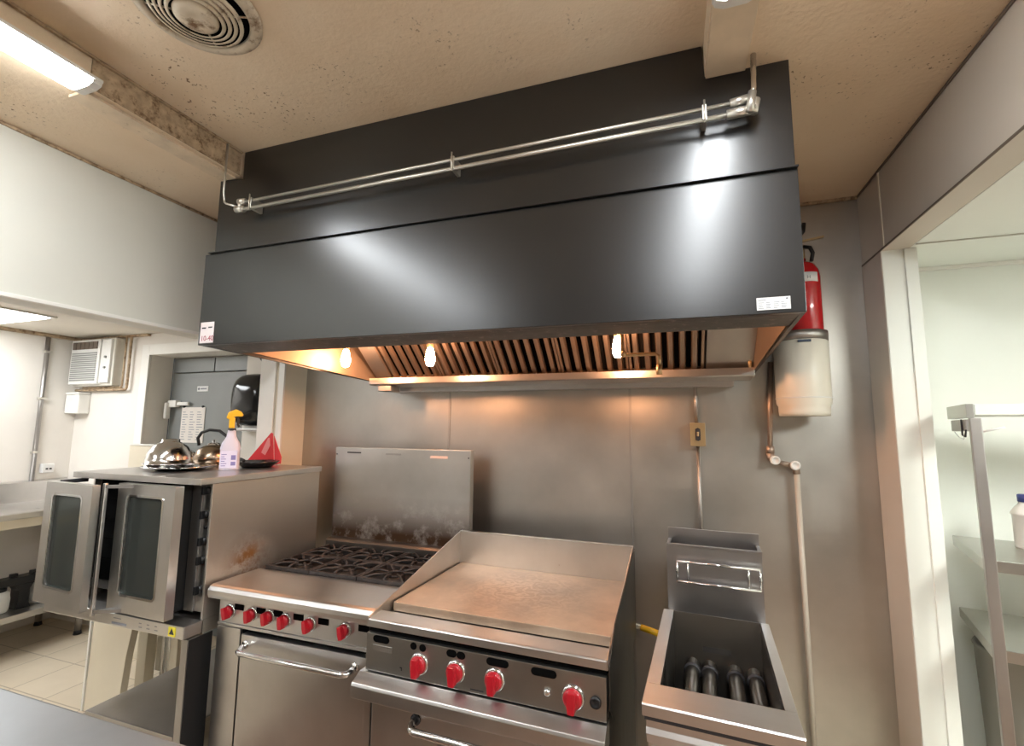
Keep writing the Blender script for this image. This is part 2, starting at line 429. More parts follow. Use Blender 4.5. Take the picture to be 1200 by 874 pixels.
# ------------------------------------------------------------------ things in the side room
t = Thing('paper_notice', 'white paper notice pinned to the grey door', 'notice', (-3.87, DY-.006, 1.55))
n = t.part('sheet', MB().box(-4.0, -3.73, DY-.010, DY-.0055, 1.50, 1.80), M['paper'])
mb = MB()
for i in range(12):
    for j in range(3): mb.box(-3.985+j*.085, -3.985+j*.085+random.uniform(.03, .07), DY-.0112, DY-.0104, 1.525+i*.021, 1.530+i*.021)
t.part('writing', mb, M['ink_grey'], n)
for x in (-3.975, -3.755): t.part('pin', MB().cyl((x, DY-.018, 1.805), (x, DY-.005, 1.805), .009, 10), M['ink'])

t = Thing('air_conditioner', 'white window air conditioner high in the corner of the side room', 'air conditioner', (-4.75, 2.6, 1.98))
t.part('housing', MB().box(-5.0, -4.49, 2.66, 2.76, 1.975, 2.39, .012), paint('aged_white_plastic', (.66, .63, .56), .45, .04, 8))
g = t.part('intake_grille', MB().box(-5.02, -4.64, 2.635, 2.661, 1.99, 2.38, .008), M['white_plastic'])
mb = MB()
for i in range(14): mb.box(-4.995, -4.67, 2.628, 2.636, 2.02+i*.018, 2.031+i*.018, .002)
t.part('slat', mb, M['grey_vinyl'], g)['kind'] = 'stuff'
mb = MB()
for i in range(6): mb.box(-4.990+i*.055, -4.945+i*.055, 2.626, 2.636, 2.295, 2.36, .003)
t.part('air_outlet', mb, plain('brown_vent', (.12, .09, .07), .6), g)
mb = MB(); mb.box(-4.63, -4.51, 2.64, 2.662, 2.0, 2.375, .006)
t.part('control_panel', mb, M['white_plastic'])
for z in (2.22, 2.13): t.part('control_knob', MB().cyl((-4.56, 2.628, z), (-4.56, 2.639, z), .010, 14), M['grey_vinyl'])
t = Thing('conduit_frame', 'brown stained conduit bracket running around the air conditioner', 'conduit', (-4.45, 2.72, 1.93))
t.part('conduit', MB().tube([(-5.04, 2.715, 1.945), (-4.40, 2.715, 1.945), (-4.385, 2.715, 1.96), (-4.385, 2.715, 2.40)], .011, 10), M['grime_trim'])
t.part('conduit', MB().tube([(-4.95, 2.715, 1.965), (-4.46, 2.715, 1.965), (-4.445, 2.715, 1.98), (-4.445, 2.715, 2.40)], .008, 10), M['grime_trim'])
t = Thing('wall_box', 'small cream box fixed below the air conditioner', 'box', (-5.0, 2.7, 1.70))
t.part('box_body', MB().box(-5.07, -4.89, 2.66, 2.748, 1.74, 1.905, .008), M['casing'])
t.part('box_lid', MB().box(-5.074, -4.885, 2.655, 2.748, 1.907, 1.925, .006), M['casing'])
t = Thing('power_outlet', 'small white outlet box low on the side room wall', 'outlet', (-5.03, 2.3, 1.25))
t.part('outlet_box', MB().box(SX+.001, SX+.05, 2.54, 2.62, 1.235, 1.31, .006), M['white_plastic'])
t.part('socket', MB().box(SX+.0505, SX+.054, 2.56, 2.575, 1.262, 1.275).box(SX+.0505, SX+.054, 2.585, 2.60, 1.262, 1.275), M['ink'])
t = Thing('wall_pipe', 'grey vertical pipe on the left wall of the side room', 'pipe', (-5.05, 2.49, 1.17))
t.part('pipe', MB().tube([(SX+.02, 2.485, 2.385), (SX+.02, 2.49, 1.165)], .016, 10), M['steel_dull'])
for z in (2.25, 1.85, 1.4): t.part('pipe_clamp', MB().box(SX+.001, SX+.042, 2.465, 2.512, z, z+.02, .003), M['pipe_zinc'])

t = Thing('prep_counter', 'long steel prep counter with backsplash along the side room wall', 'counter', (-4.75, 1.0, 0))
mb = MB(); mb.prism([(-4.45, .965), (-4.45, 1.006), (-4.465, 1.012), (-5.02, 1.0), (-5.04, 1.01), (-5.04, 1.17), (-5.075, 1.18), (-5.075, .965)], 'y', -1.2, 2.735, .003)
t.part('worktop', mb, M['steel_x'])
t.part('apron', MB().box(-4.50, -4.47, -1.15, 2.73, .90, .964, .003), M['cream_board'])
t.part('undershelf', MB().box(-5.03, -4.45, -1.15, 2.73, .255, .298, .004), M['steel_x'])
for (x, y) in ((-4.50, 2.62), (-5.0, 2.62), (-4.5, .6), (-5.0, .6), (-4.5, -1.1), (-5.0, -1.1)):
    l = t.part('leg', MB().cyl((x, y, .03), (x, y, .254), .022, 12).cyl((x, y, .299), (x, y, .962), .022, 12), M['steel_dull'])
    t.part('foot', MB().cyl((x, y, 0), (x, y, .03), .028, 12, .022), M['black'], l)

def jug(x, y, z, label, grp):
    t = Thing('storage_jug', label, 'jug', (x, y, z), 0, grp)
    t.part('jug_body', MB().lathe([(0, 0), (.070, .003), (.078, .02), (.080, .09), (.074, .13), (.055, .150), (.0, .155)], (0, 0, 0), 24), M['white_plastic'], local=True)
    t.part('jug_lid', MB().lathe([(.058, .148), (.058, .166), (.045, .170), (0, .172)], (0, 0, 0), 20), M['black'], local=True)
jug(-4.62, 2.43, .299, 'white jug nearest the oven door, beside the black rack on the undershelf', 'white jugs on the undershelf')
jug(-4.62, 2.15, .299, 'white jug cut by the left edge of the photo on the undershelf', 'white jugs on the undershelf')
t = Thing('jug_rack', 'black plastic rack between white jugs on the undershelf', 'rack', (-4.62, 2.29, .299))
t.part('rack_base', MB().prism([(-.045, 0), (.045, 0), (.034, .03), (.032, .13), (.055, .175), (-.055, .175), (-.032, .13), (-.034, .03)], 'x', -.05, .05, .003), M['black'], local=True)
t.part('rack_bar', MB().box(-.05, .05, -.24, .24, .176, .225, .006), M['black'], local=True)
t.part('rack_knob', MB().box(-.016, .016, -.07, -.03, .226, .25, .004), M['black'], local=True)
t.part('rack_knob', MB().box(-.016, .016, .045, .085, .226, .25, .004), M['black'], local=True)

# cream panel under the oven and a half-height partition behind it
t = Thing('gable_panel', 'cream painted upright panel with a curved edge, seen below the convection oven', 'panel', (-3.1, 2.0, 0))
t.part('panel', MB().prism([(-3.275, 0), (-2.985, 0), (-2.985, .15), (-2.965, .35), (-2.935, .50), (-2.88, .62), (-2.80, .70), (-3.26, .70)], 'y', 1.98, 2.02, .003), M['cream_board'])
t.part('edge_strip', MB().box(-3.292, -3.278, 1.975, 2.025, 0, .70, .002), M['casing'])
t = Thing('half_partition', 'cream half-height partition seen past the left of the upturned bowl', 'partition', (-3.7, 2.5, 0))
t.part('panel', MB().box(-3.93, -3.56, 2.50, 2.54, 0, 1.49, .004), M['cream_board'])
t.part('cap', MB().box(-3.935, -3.555, 2.495, 2.545, 1.491, 1.502, .003), M['casing'])
t = Thing('pipe_stand', 'two cream posts holding water pipes seen below the oven', 'pipe stand', (-3.05, 2.2, 0))
t.part('post', MB().box(-3.20, -3.12, 2.2, 2.26, 0, .70, .004), M['cream_board'])
t.part('post', MB().box(-2.92, -2.86, 2.2, 2.26, 0, .70, .004), M['cream_board'])
t.part('backing_board', MB().box(-3.119, -2.921, 2.262, 2.275, .12, .70, .002), M['casing'])
t.part('water_pipe', MB().tube([(-3.02, 2.235, 0.03), (-3.02, 2.235, .70)], .011, 10), M['chrome'])
t.part('water_pipe', MB().tube([(-2.97, 2.235, 0.03), (-2.97, 2.235, .70)], .011, 10), M['chrome'])
t.part('valve', MB().cyl((-3.05, 2.222, .43), (-2.94, 2.222, .46), .018, 12).box(-2.985, -2.955, 2.19, 2.215, .42, .50, .006), M['ink'])

t = Thing('towel_dispenser', 'glossy black paper dispenser on the wall right of the grey door', 'dispenser', (-3.0, 2.65, 1.62))
mb = MB(); ol = []
for k in range(36):
    a = 2*PI*k/36; c_, s_ = math.cos(a), math.sin(a)
    ol.append((math.copysign(abs(c_)**.55, c_)*.18, math.copysign(abs(s_)**(.75 if s_ > 0 else .5), s_)*(.19 if s_ > 0 else .20)))
rings = []
for k in range(8):
    q = PI/2*k/7; sc = max(.02, math.cos(q)**.55); y = 2.70-.115*math.sin(q)
    rings.append([mb.bm.verts.new((-2.935+x*sc, y, 1.845+z*sc)) for x, z in ol])
for r0_, r1_ in zip(rings, rings[1:]):
    for k in range(36): mb.bm.faces.new((r0_[k], r0_[(k+1) % 36], r1_[(k+1) % 36], r1_[k])).smooth = True
mb.bm.faces.new(rings[-1]); mb.bm.faces.new(rings[0][::-1])
bmesh.ops.recalc_face_normals(mb.bm, faces=mb.bm.faces)
t.part('cover', mb, plain('smoked_gloss_plastic', (.006, .007, .009), .12))
t.part('mount', MB().box(-3.05, -2.78, 2.70, 2.748, 1.60, 2.0, .004), M['white_plastic'])
t.part('tray', MB().box(-3.0, -2.77, 2.60, 2.70, 1.610, 1.628, .004), M['steel_dull'])
mb = MB().tube([(-2.99, 2.735, 2.26), (-2.985, 2.73, 2.20), (-2.93, 2.73, 2.14), (-2.87, 2.73, 2.08)], .008, 8)
single('wall_cable', mb, M['ink'], 'thin black cable above the black paper dispenser', 'cable', (-2.93, 2.73, 2.07))

# ------------------------------------------------------------------ ceiling lights
def ceiling_light(x0, x1, y0, y1, z, label, mat=None, name='ceiling_light'):
    t = Thing(name, label, 'ceiling light', ((x0+x1)/2, (y0+y1)/2, z), 0, 'strip lights on the kitchen ceiling')
    w = (x1-x0)
    mb = MB(); mb.box(x0, x1, y0, y1, z-.014, z-.001, .004)
    t.part('lamp_housing', mb, M['lamp_body'])
    prof = [(x0+.003, z-.0145), (x0+.006, z-.024), (x0+w*.25, z-.034), (x1-w*.25, z-.034), (x1-.006, z-.024), (x1-.003, z-.0145)]
    t.part('diffuser', MB().prism(prof, 'y', y0+.03, y1-.03), mat or M['led'])
    t.part('end_cap', MB().prism([(a, b) for a, b in prof], 'y', y0+.001, y0+.029, .002), M['lamp_body'])
    t.part('end_cap', MB().prism([(a, b) for a, b in prof], 'y', y1-.029, y1-.001, .002), M['lamp_body'])
    return t
ceiling_light(-1.925, -1.800, -1.46, .945, CZ, 'bright fluorescent strip light at the upper left of the ceiling')
ceiling_light(.135, .250, -1.15, 1.265, CZ, 'bright ceiling light at the top edge, above the right end of the hood')
t = Thing('panel_light', 'square panel light in the side room ceiling', 'ceiling light', (-4.3, 1.5, SZ), 0, 'square panel lights')
t.part('frame', MB().box(-4.86, -4.20, .95, 2.10, SZ-.012, SZ-.001, .003), M['lamp_body'])
t.part('diffuser', MB().box(-4.83, -4.23, .98, 2.07, SZ-.018, SZ-.0125), M['led2'])
t = Thing('panel_light', 'added panel light out of view, brightening the side room', 'ceiling light', (-3.6, -.8, SZ), 0, 'square panel lights')  # unseen lamp added to light the side room
t.part('frame', MB().box(-3.9, -3.30, -1.4, -.2, SZ-.012, SZ-.001, .003), M['lamp_body'])
t.part('diffuser', MB().box(-3.87, -3.33, -1.37, -.23, SZ-.018, SZ-.0125), M['led2'])
t = Thing('panel_light', 'added panel light out of view, brightening the white alcove', 'ceiling light', (1.9, .6, 2.45), 0, 'square panel lights')  # lamp put in out of sight to brighten the alcove walls
t.part('frame', MB().box(1.6, 2.2, .0, 1.2, 2.438, 2.449, .003), M['lamp_body'])
t.part('diffuser', MB().box(1.63, 2.17, .03, 1.17, 2.432, 2.4375), M['led3'])

# round ceiling diffuser
VC = (-1.349, .919)
t = Thing('ceiling_vent', 'round rust-stained ceiling air vent with concentric rings', 'vent', (VC[0], VC[1], RZ))
vm = paint('rusty_vent_paint', (.62, .53, .40), .5, .12, 14, grime=((.17, .09, .04), 16, .52, .66))
t.part('throat', MB().lathe([(0, RZ-.002), (.148, RZ-.002), (.148, RZ-.004), (0, RZ-.004)], (VC[0], VC[1], 0), 48), M['black_gap'])
t.part('outer_flange', MB().lathe([(.179, RZ-.001), (.181, RZ-.006), (.172, RZ-.014), (.158, RZ-.019), (.146, RZ-.016), (.143, RZ-.006), (.179, RZ-.001)], (VC[0], VC[1], 0), 56), vm)
for i, r in enumerate((.128, .112, .096, .080)):
    t.part('cone_ring', MB().lathe([(r, RZ-.022-.003*i), (r-.001, RZ-.026-.003*i), (r-.010, RZ-.030-.003*i), (r-.011, RZ-.028-.003*i), (r-.003, RZ-.022-.003*i), (r, RZ-.022-.003*i)], (VC[0], VC[1], 0), 56), vm)
for k in range(4):
    a = k*PI/2+.5; c_, s_ = math.cos(a), math.sin(a)
    t.part('vent_arm', MB().tube([(VC[0]+.02*c_, VC[1]+.02*s_, RZ-.022), (VC[0]+.143*c_, VC[1]+.143*s_, RZ-.010)], .003, 6), vm)
t.part('centre_cone', MB().lathe([(.062, RZ-.030), (.061, RZ-.036), (.046, RZ-.046), (.02, RZ-.044), (0, RZ-.038), (0, RZ-.028), (.062, RZ-.030)], (VC[0], VC[1], 0), 40), vm)

# ------------------------------------------------------------------ exhaust hood
HF = 1.555; HL, HR = -2.045, .383
t = Thing('exhaust_hood', 'large matt black canopy hood over the range, griddle and fryer', 'exhaust hood', (-.83, 2.0, 2.0)); hood = t
# upper casing: front sheet notched around the ceiling steps
mb = MB()
mb.prism([(HL+.04, 2.446), (HR-.003, 2.446), (HR-.003, CZ-.002), (.136, CZ-.002), (.128, RZ-.002), (-1.865, RZ-.002), (-1.865, CZ-.02), (HL+.04, CZ-.004)], 'y', HF, HF+.03, .0015)
mb.box(HL+.04, HL+.07, HF+.03, 2.45, 2.446, CZ-.004); mb.box(HR-.033, HR-.003, HF+.03, WY-.02, 2.446, CZ-.004)
t.part('upper_casing', mb, M['black_paint'])
# lower canopy front, slightly proud of the upper sheet, tapering ends
zb0, zb1 = 2.012, 1.996
mb = MB()
mb.hexa([(HL, HF-.012, zb0), (HR, HF-.012, zb1), (HR, HF+.012, zb1), (HL, HF+.012, zb0), (HL, HF-.012, 2.440), (HR, HF-.012, 2.440), (HR, HF+.012, 2.440), (HL, HF+.012, 2.440)], .002)
t.part('canopy_front', mb, M['black_paint'])
t.part('seam_lip', MB().box(HL+.03, HR, HF-.026, HF+.0, 2.4405, 2.4455, .001), M['black_paint'])
XB = -1.715; yb, zbk = 2.46, 1.918      # back lower left corner
# right end and left end (outside black, inside liner)
mb = MB(); mb.hexa([(HR-.012, HF+.013, zb1), (HR, HF+.013, zb1), (HR, yb+.06, zbk), (HR-.012, yb+.06, zbk), (HR-.012, HF+.013, 2.44), (HR, HF+.013, 2.44), (HR, yb+.06, 2.44), (HR-.012, yb+.06, 2.44)])
t.part('end_panel', mb, M['black_paint'])
mb = MB(); mb.hexa([(HL, HF+.013, zb0), (HL+.012, HF+.013, zb0), (XB, yb+.06, zbk), (XB-.012, yb+.06, zbk), (HL, HF+.013, 2.44), (HL+.012, HF+.013, 2.44), (XB, yb+.06, 2.44), (XB-.012, yb+.06, 2.44)])
t.part('end_panel', mb, M['black_paint'])
# inner liner
li = MB()
li.hexa([(HR-.016, HF+.165, zb1+.001), (HR-.0125, HF+.165, zb1+.001), (HR-.0125, yb, zbk+.002), (HR-.016, yb, zbk+.002), (HR-.016, HF+.165, 2.42), (HR-.0125, HF+.165, 2.42), (HR-.0125, yb, 2.42), (HR-.016, yb, 2.42)])
li.hexa([(HL+.068, HF+.165, zb0+.001), (HL+.074, HF+.165, zb0+.001), (XB+.006, yb, zbk+.002), (XB+.001, yb, zbk+.002), (HL+.068, HF+.165, 2.42), (HL+.074, HF+.165, 2.42), (XB+.006, yb, 2.42), (XB+.001, yb, 2.42)])
li.box(HL+.03, HR-.014, HF+.158, HF+.163, 2.012, 2.42)          # inner front face
li.box(HL+.03, HR-.014, HF+.165, 2.23, 2.36, 2.372)               # inner roof
t.part('inner_liner', li, M['hood_liner'])
# underside flange along the front
mb = MB(); mb.hexa([(HL+.012, HF+.0125, zb0), (HR-.0125, HF+.0125, zb1), (HR-.0125, HF+.157, zb1-.006), (HL+.072, HF+.157, zb0-.014), (HL+.012, HF+.0125, zb0+.006), (HR-.0125, HF+.0125, zb1+.006), (HR-.0125, HF+.157, zb1+.002), (HL+.072, HF+.157, zb0-.004)])
t.part('front_flange', mb, paint('worn_black_flange', (.075, .07, .066), .45, .25, 18, grime=((.26, .22, .19), 30, .56, .7)))
# filter bank: slope from (2.445, 1.94) up and forward to (2.22, 2.125)
A = Vector((0, 2.445, 1.945)); B = Vector((0, 2.20, 2.150)); sl = (B-A); L = sl.length; sl.normalize(); nrm = Vector((0, -sl.z, sl.y)).normalized()
if nrm.z > 0: nrm = -nrm
def on_slope(x, s, h): return Vector((x, 0, 0)) + Vector((0, A.y, A.z)) + sl*s + nrm*h
def slab(mb, x0, x1, s0, s1, h0, h1):
    mb.hexa([on_slope(x0, s0, h0), on_slope(x1, s0, h0), on_slope(x1, s1, h0), on_slope(x0, s1, h0), on_slope(x0, s0, h1), on_slope(x1, s0, h1), on_slope(x1, s1, h1), on_slope(x0, s1, h1)])
mb = MB(); slab(mb, XB+.006, -1.60, 0, L, -.01, .0); slab(mb, .163, HR-.017, 0, L, -.01, .012)
mb.box(XB+.006, HR-.017, 2.16, 2.205, 2.13, 2.42)
t.part('blank_panel', mb, M['steel_dull'])
nf = 5; fw = (.155+1.595)/nf
for i in range(nf):
    x0 = -1.595+i*fw; fr = MB()
    slab(fr, x0+.002, x0+.014, 0, L, .0, .016); slab(fr, x0+fw-.014, x0+fw-.002, 0, L, .0, .016)
    slab(fr, x0+.014, x0+fw-.014, 0, .012, .0, .016); slab(fr, x0+.014, x0+fw-.014, L-.012, L, .0, .016)
    f = t.part('grease_filter', fr, M['filter'])
    bk = MB(); slab(bk, x0+.014, x0+fw-.014, .012, L-.012, -.012, -.009)
    t.part('filter_backing', bk, M['black_gap'], f)
    nb = 6; w = (fw-.028)/nb
    ba = MB()
    for k in range(nb):
        xa = x0+.014+k*w
        # one channel: flat crown with folded flanks
        q = [(xa+w*.16, -.004), (xa+w*.26, .014), (xa+w*.62, .014), (xa+w*.74, -.004), (xa+w*.68, -.006), (xa+w*.58, .010), (xa+w*.30, .010), (xa+w*.20, -.006)]
        lo = [ba.bm.verts.new(on_slope(x, .012, h)) for x, h in q]; hi = [ba.bm.verts.new(on_slope(x, L-.012, h)) for x, h in q]
        fs = [ba.bm.faces.new(lo), ba.bm.faces.new(hi[::-1])]
        for j in range(8): fs.append(ba.bm.faces.new((lo[j], hi[j], hi[(j+1) % 8], lo[(j+1) % 8])))
        bmesh.ops.recalc_face_normals(ba.bm, faces=fs)
    t.part('baffle', ba, M['filter'], f)
# grease trough below the filters
mb = MB(); mb.prism([(2.395, 1.940), (2.395, 1.905), (2.402, 1.900), (2.56, 1.895), (2.56, 1.935), (2.45, 1.935), (2.448, 1.915), (2.405, 1.915), (2.402, 1.940)], 'x', XB-.01, HR-.014, .001)
t.part('grease_trough', mb, M['steel_x'])
t.part('wall_flange', MB().box(XB+.03, .30, 2.562, 2.645, 1.87, 1.905, .003), M['steel_x'])
g = t.part('grease_cup', MB().box(-1.665, -1.575, 2.40, 2.50, 1.862, 1.893, .004), M['steel_dull'])
# lamps
for bx, by, bz in ((-1.685, 2.12, 2.016), (-1.165, 2.12, 2.004), (-.22, 2.12, 2.012)):
    b = t.part('lamp_socket', MB().cyl((bx, by, bz+.055), (bx, by, bz+.35), .018, 14), M['brass'])
    t.part('lamp_bulb', MB().lathe([(0, -.045), (.016, -.04), (.024, -.022), (.025, 0), (.020, .028), (.014, .05), (0, .054)], (bx, by, bz), 20), M['bulb'], b)
t.part('suppression_pipe', MB().tube([(-.20, 2.10, 2.33), (-.20, 2.10, 1.99), (-.18, 2.10, 1.975), (-.06, 2.10, 1.975), (-.045, 2.10, 1.965), (-.045, 2.10, 1.925)], .008, 10), M['brass'])
t.part('suppression_nozzle', MB().cyl((-.045, 2.10, 1.925), (-.045, 2.10, 1.885), .012, 12).cyl((-.20, 2.10, 1.99), (-.19, 2.10, 1.97), .014, 12), M['brass'])
t.part('suppression_nozzle', MB().cyl((.352, 2.40, 1.99), (.352, 2.40, 1.94), .008, 10), M['brass'])
# stickers
s_ = t.part('price_sticker', MB().box(-2.032, -1.950, HF-.0150, HF-.0125, 2.020, 2.116), M['label_pink'], label='small white sticker with red print')
mb = text_mb('10-40', .034, (-2.026, HF-.0152, 2.030), (1, 0, 0), (0, 0, 1))
t.part('sticker_writing', mb, M['ink_red'], s_)
t.part('sticker_writing', MB().box(-2.022, -1.998, HF-.0156, HF-.0150, 2.086, 2.092).box(-1.984, -1.960, HF-.0156, HF-.0150, 2.088, 2.094), M['ink'], s_)
s_ = t.part('rating_label', MB().box(.252, .342, HF-.0150, HF-.0125, 2.008, 2.046, .0005), M['label'], label='silver printed rating label')
mb = MB(); mb.box(.256, .277, HF-.0157, HF-.0150, 2.037, 2.039); mb.cyl((.333, HF-.0157, 2.040), (.333, HF-.0150, 2.040), .003, 10)
for i in range(4):
    for j in range(4):
        x = .257+j*.020; mb.box(x, x+random.uniform(.008, .016), HF-.0157, HF-.0150, 2.013+i*.0055, 2.0145+i*.0055)
t.part('label_writing', mb, M['ink_grey'], s_)

# twin pipes along the hood front
PY = HF-.055
t = Thing('twin_gas_pipes', 'pair of thin metal pipes clipped along the front of the black hood', 'pipes', (-.8, PY, 2.6))
def lerp(a, b, k): return a+(b-a)*k
t.part('pipe', MB().tube([(-1.80, PY, 2.640), (.245, PY, 2.662)], .0065, 10), M['pipe_zinc'])
t.part('pipe', MB().tube([(-1.80, PY, 2.606), (.245, PY, 2.626)], .0080, 10), M['pipe_zinc'])
for x in (-1.735, -.752, .125):
    c = MB().box(x-.007, x+.007, PY-.011, HF-.0015, lerp(2.600, 2.620, (x+1.8)/2.04), lerp(2.650, 2.672, (x+1.8)/2.04), .002)
    c.cyl((x, PY-.014, lerp(2.590, 2.608, (x+1.8)/2.04)), (x, PY-.014, lerp(2.664, 2.684, (x+1.8)/2.04)), .003, 8)
    t.part('pipe_clamp', c, M['pipe_zinc'])
t.part('drop_rod', MB().tube([(-1.872, PY-.03, RZ-.01), (-1.898, PY-.01, 2.70), (-1.902, PY, 2.672), (-1.90, PY, 2.658), (-1.89, PY, 2.650), (-1.815, PY, 2.622)], .0045, 8), M['pipe_zinc'])
t.part('drop_rod', MB().tube([(.272, PY+.0, CZ-.002), (.268, PY, 2.70), (.262, PY, 2.66)], .0085, 12), M['chrome'])
t.part('pipe_union', MB().cyl((-1.812, PY, 2.645), (-1.775, PY, 2.642), .014, 12).cyl((-1.825, PY, 2.612), (-1.78, PY, 2.607), .015, 12).cyl((-1.80, PY-.004, 2.60), (-1.80, PY-.004, 2.650), .009, 10), M['pipe_zinc'])
t.part('pipe_union', MB().cyl((.20, PY, 2.661), (.255, PY, 2.668), .014, 12).cyl((.19, PY, 2.626), (.27, PY, 2.630), .015, 12).cyl((.252, PY-.012, 2.615), (.262, PY-.012, 2.68), .012, 12).cyl((.262, PY, 2.618), (.272, PY, 2.66), .014, 12), M['pipe_zinc'])

# ------------------------------------------------------------------ red knob
def knob(t, c, rz=0, r=.026, facing=(0, -1, 0), tilt=0, local=False, dark=False):
    """round bezel plus a pear-shaped handle, axis along facing"""
    mt = Matrix.Translation(c) @ (Matrix.Rotation(PI/2, 4, 'X'))
    bz = MB().lathe([(0, 0), (r*1.22, 0), (r*1.22, .004), (r*1.05, .007), (0, .007)], (0, 0, 0), 24, mt)
    k = t.part('knob', bz, M['chrome'] if not dark else M['black'], local=local)
    kb = MB().lathe([(0, .0072), (r*1.02, .0072), (r, .016), (r*.86, .022), (0, .023)], (0, 0, 0), 24, mt)
    # the grip: a wedge running down past the rim
    g = [(-r*.36, r*.92), (r*.36, r*.92), (r*.46, -r*.3), (r*.34, -r*1.12), (-r*.34, -r*1.12), (-r*.46, -r*.3)]
    kb.prism(g, 'z', .010, .040, .003, mt @ Matrix.Rotation(tilt, 4, 'Z'))
    t.part('grip', kb, M['red'] if not dark else M['black'], k, local=local)

# ------------------------------------------------------------------ six burner range
RX0, RX1, RF = -1.998, -1.13, 1.655
t = Thing('gas_range', 'six burner stainless gas range with red knobs, left of the griddle', 'range', (-1.55, 2.0, 0))
t.part('body', MB().box(RX0+.025, RX1, RF+.075, 2.44, .10, .872, .003), M['steel'])
pr_ = [(RF+.030, .872), (RF+.006, .880), (RF, .897), (RF, .915), (RF+.010, .930), (RF+.025, .935), (1.935, .935), (1.935, .872)]
t.part('front_shelf', MB().prism(pr_, 'x', RX0, RX1, .0025), M['steel_x'])
# burner well
mb = MB(); mb.box(RX0+.02, RX1, 1.937, 2.445, .874, .880); mb.box(RX0+.02, RX0+.030, 1.937, 2.445, .881, .930, .001); mb.box(RX0+.03, RX1, 2.425, 2.445, .881, .935, .001); mb.box(RX1-.01, RX1, 1.937, 2.424, .881, .930)
t.part('burner_well', mb, M['iron_dark'])
gw = (RX1-RX0-.045)/3; gd = .24
for i in range(3):
    for j in range(2):
        x0 = RX0+.032+i*gw; x1 = x0+gw-.004; y0 = 1.940+j*gd; y1 = y0+gd-.004
        cx, cy = (x0+x1)/2, (y0+y1)/2
        g = MB(); zt = .958; zl = .932
        for a in ((x0, y0, x1, y0+.014), (x0, y1-.014, x1, y1), (x0, y0+.014, x0+.014, y1-.014), (x1-.014, y0+.014, x1, y1-.014)):
            g.box(a[0], a[2], a[1], a[3], zl, zt-.006, .002)
        for k in range(8):
            ang = k*PI/4
            dx, dy = math.cos(ang), math.sin(ang)
            ex = (x1-x0)/2-.01; ey = (y1-y0)/2-.01
            s1 = min(ex/abs(dx) if abs(dx) > .01 else 9, ey/abs(dy) if abs(dy) > .01 else 9)
            s0 = .045
            pA = Vector((cx+dx*s0, cy+dy*s0, zt-.004)); pB = Vector((cx+dx*s1, cy+dy*s1, zt-.010)); pM = (pA+pB)/2; pM.z = zt
            g.tube([pA-Vector((0, 0, .012)), pA, pM, pB], .0058, 6)
        g.tube([(cx+.045*math.cos(a), cy+.045*math.sin(a), zt-.012) for a in (q*PI/8 for q in range(16))], .005, 6, closed=True)
        t.part('grate', g, M['iron'])
        t.part('burner', MB().lathe([(0, .882), (.03, .882), (.034, .905), (.045, .912), (.046, .925), (.036, .932), (0, .934)], (cx, cy, 0), 20), M['iron_dark'])
# backguard
bg = t.part('backguard', MB().box(-1.987, -1.073, 2.452, 2.50, .94, 1.522, .004), M['steel_guard'])
t.part('backguard_slot', MB().box(-1.90, -1.80, 2.4500, 2.4515, 1.488, 1.496, .0005), M['ink'], bg)
t.part('backguard_label', MB().box(-1.325, -1.215, 2.4500, 2.4515, 1.472, 1.487), plain('peach_label', (.80, .62, .55), .5), bg)
t.part('backguard_badge', MB().box(-1.625, -1.52, 2.4505, 2.4515, 1.484, 1.494, .0005), M['steel_dull'], bg)
for x in (-1.975, -1.085): t.part('screw', MB().cyl((x, 2.449, 1.48), (x, 2.4515, 1.48), .004, 8), M['ink'], bg)
t.part('backguard_foot', MB().prism([(2.40, .938), (2.40, .975), (2.415, .985), (2.452, .99), (2.452, .938)], 'x', -1.985, -1.085, .002), steel('greasy_ledge', col=(.25, .23, .21), r0=.3, r1=.45))
# control panel and knobs
t.part('control_panel', MB().box(RX0+.02, RX1, RF+.052, RF+.074, .768, .871, .002).box(RX0+.02, RX1, RF+.046, RF+.074, .755, .767, .002), M['steel_x'])
for x in (-1.86, -1.735, -1.64, -1.53, -1.40, -1.20): t.part('vent_slot', MB().box(x-.026, x+.026, RF+.0495, RF+.0515, .828, .853, .0005), M['black_gap'])
for x, z, tl in ((-1.912, .819, .3), (-1.783, .822, .15), (-1.687, .824, .15), (-1.597, .821, .1), (-1.467, .823, .2), (-1.290, .824, .2)):
    knob(t, (x, RF+.051, z), r=.0245, tilt=tl)
# door
d = t.part('oven_door', MB().box(-1.822, RX1-.004, RF+.035, RF+.074, .16, .738, .004), M['steel'])
hz = .690
t.part('door_handle', MB().tube([(-1.79, RF+.036, hz+.01), (-1.79, RF+.008, hz+.004), (-1.78, RF-.012, hz), (-1.765, RF-.020, hz), (-1.245, RF-.020, hz), (-1.228, RF-.012, hz), (-1.222, RF+.008, hz+.004), (-1.222, RF+.036, hz+.01)], .0115, 14), M['chrome'], d)
for x in (-1.79, -1.222): t.part('handle_mount', MB().cyl((x, RF+.030, hz+.009), (x, RF+.036, hz+.01), .018, 14), M['chrome'], d)
t.part('side_stile', MB().box(RX0+.023, -1.838, RF+.045, RF+.074, .10, .753, .002), M['steel'])
t.part('door_gap', MB().box(-1.8375, -1.8225, RF+.058, RF+.074, .12, .753).box(-1.8220, RX1, RF+.06, RF+.074, .741, .753), M['black_gap'])
t.part('kick_plate', MB().box(RX0+.03, RX1-.004, RF+.10, RF+.115, .0, .098, .002), M['steel_dark'])

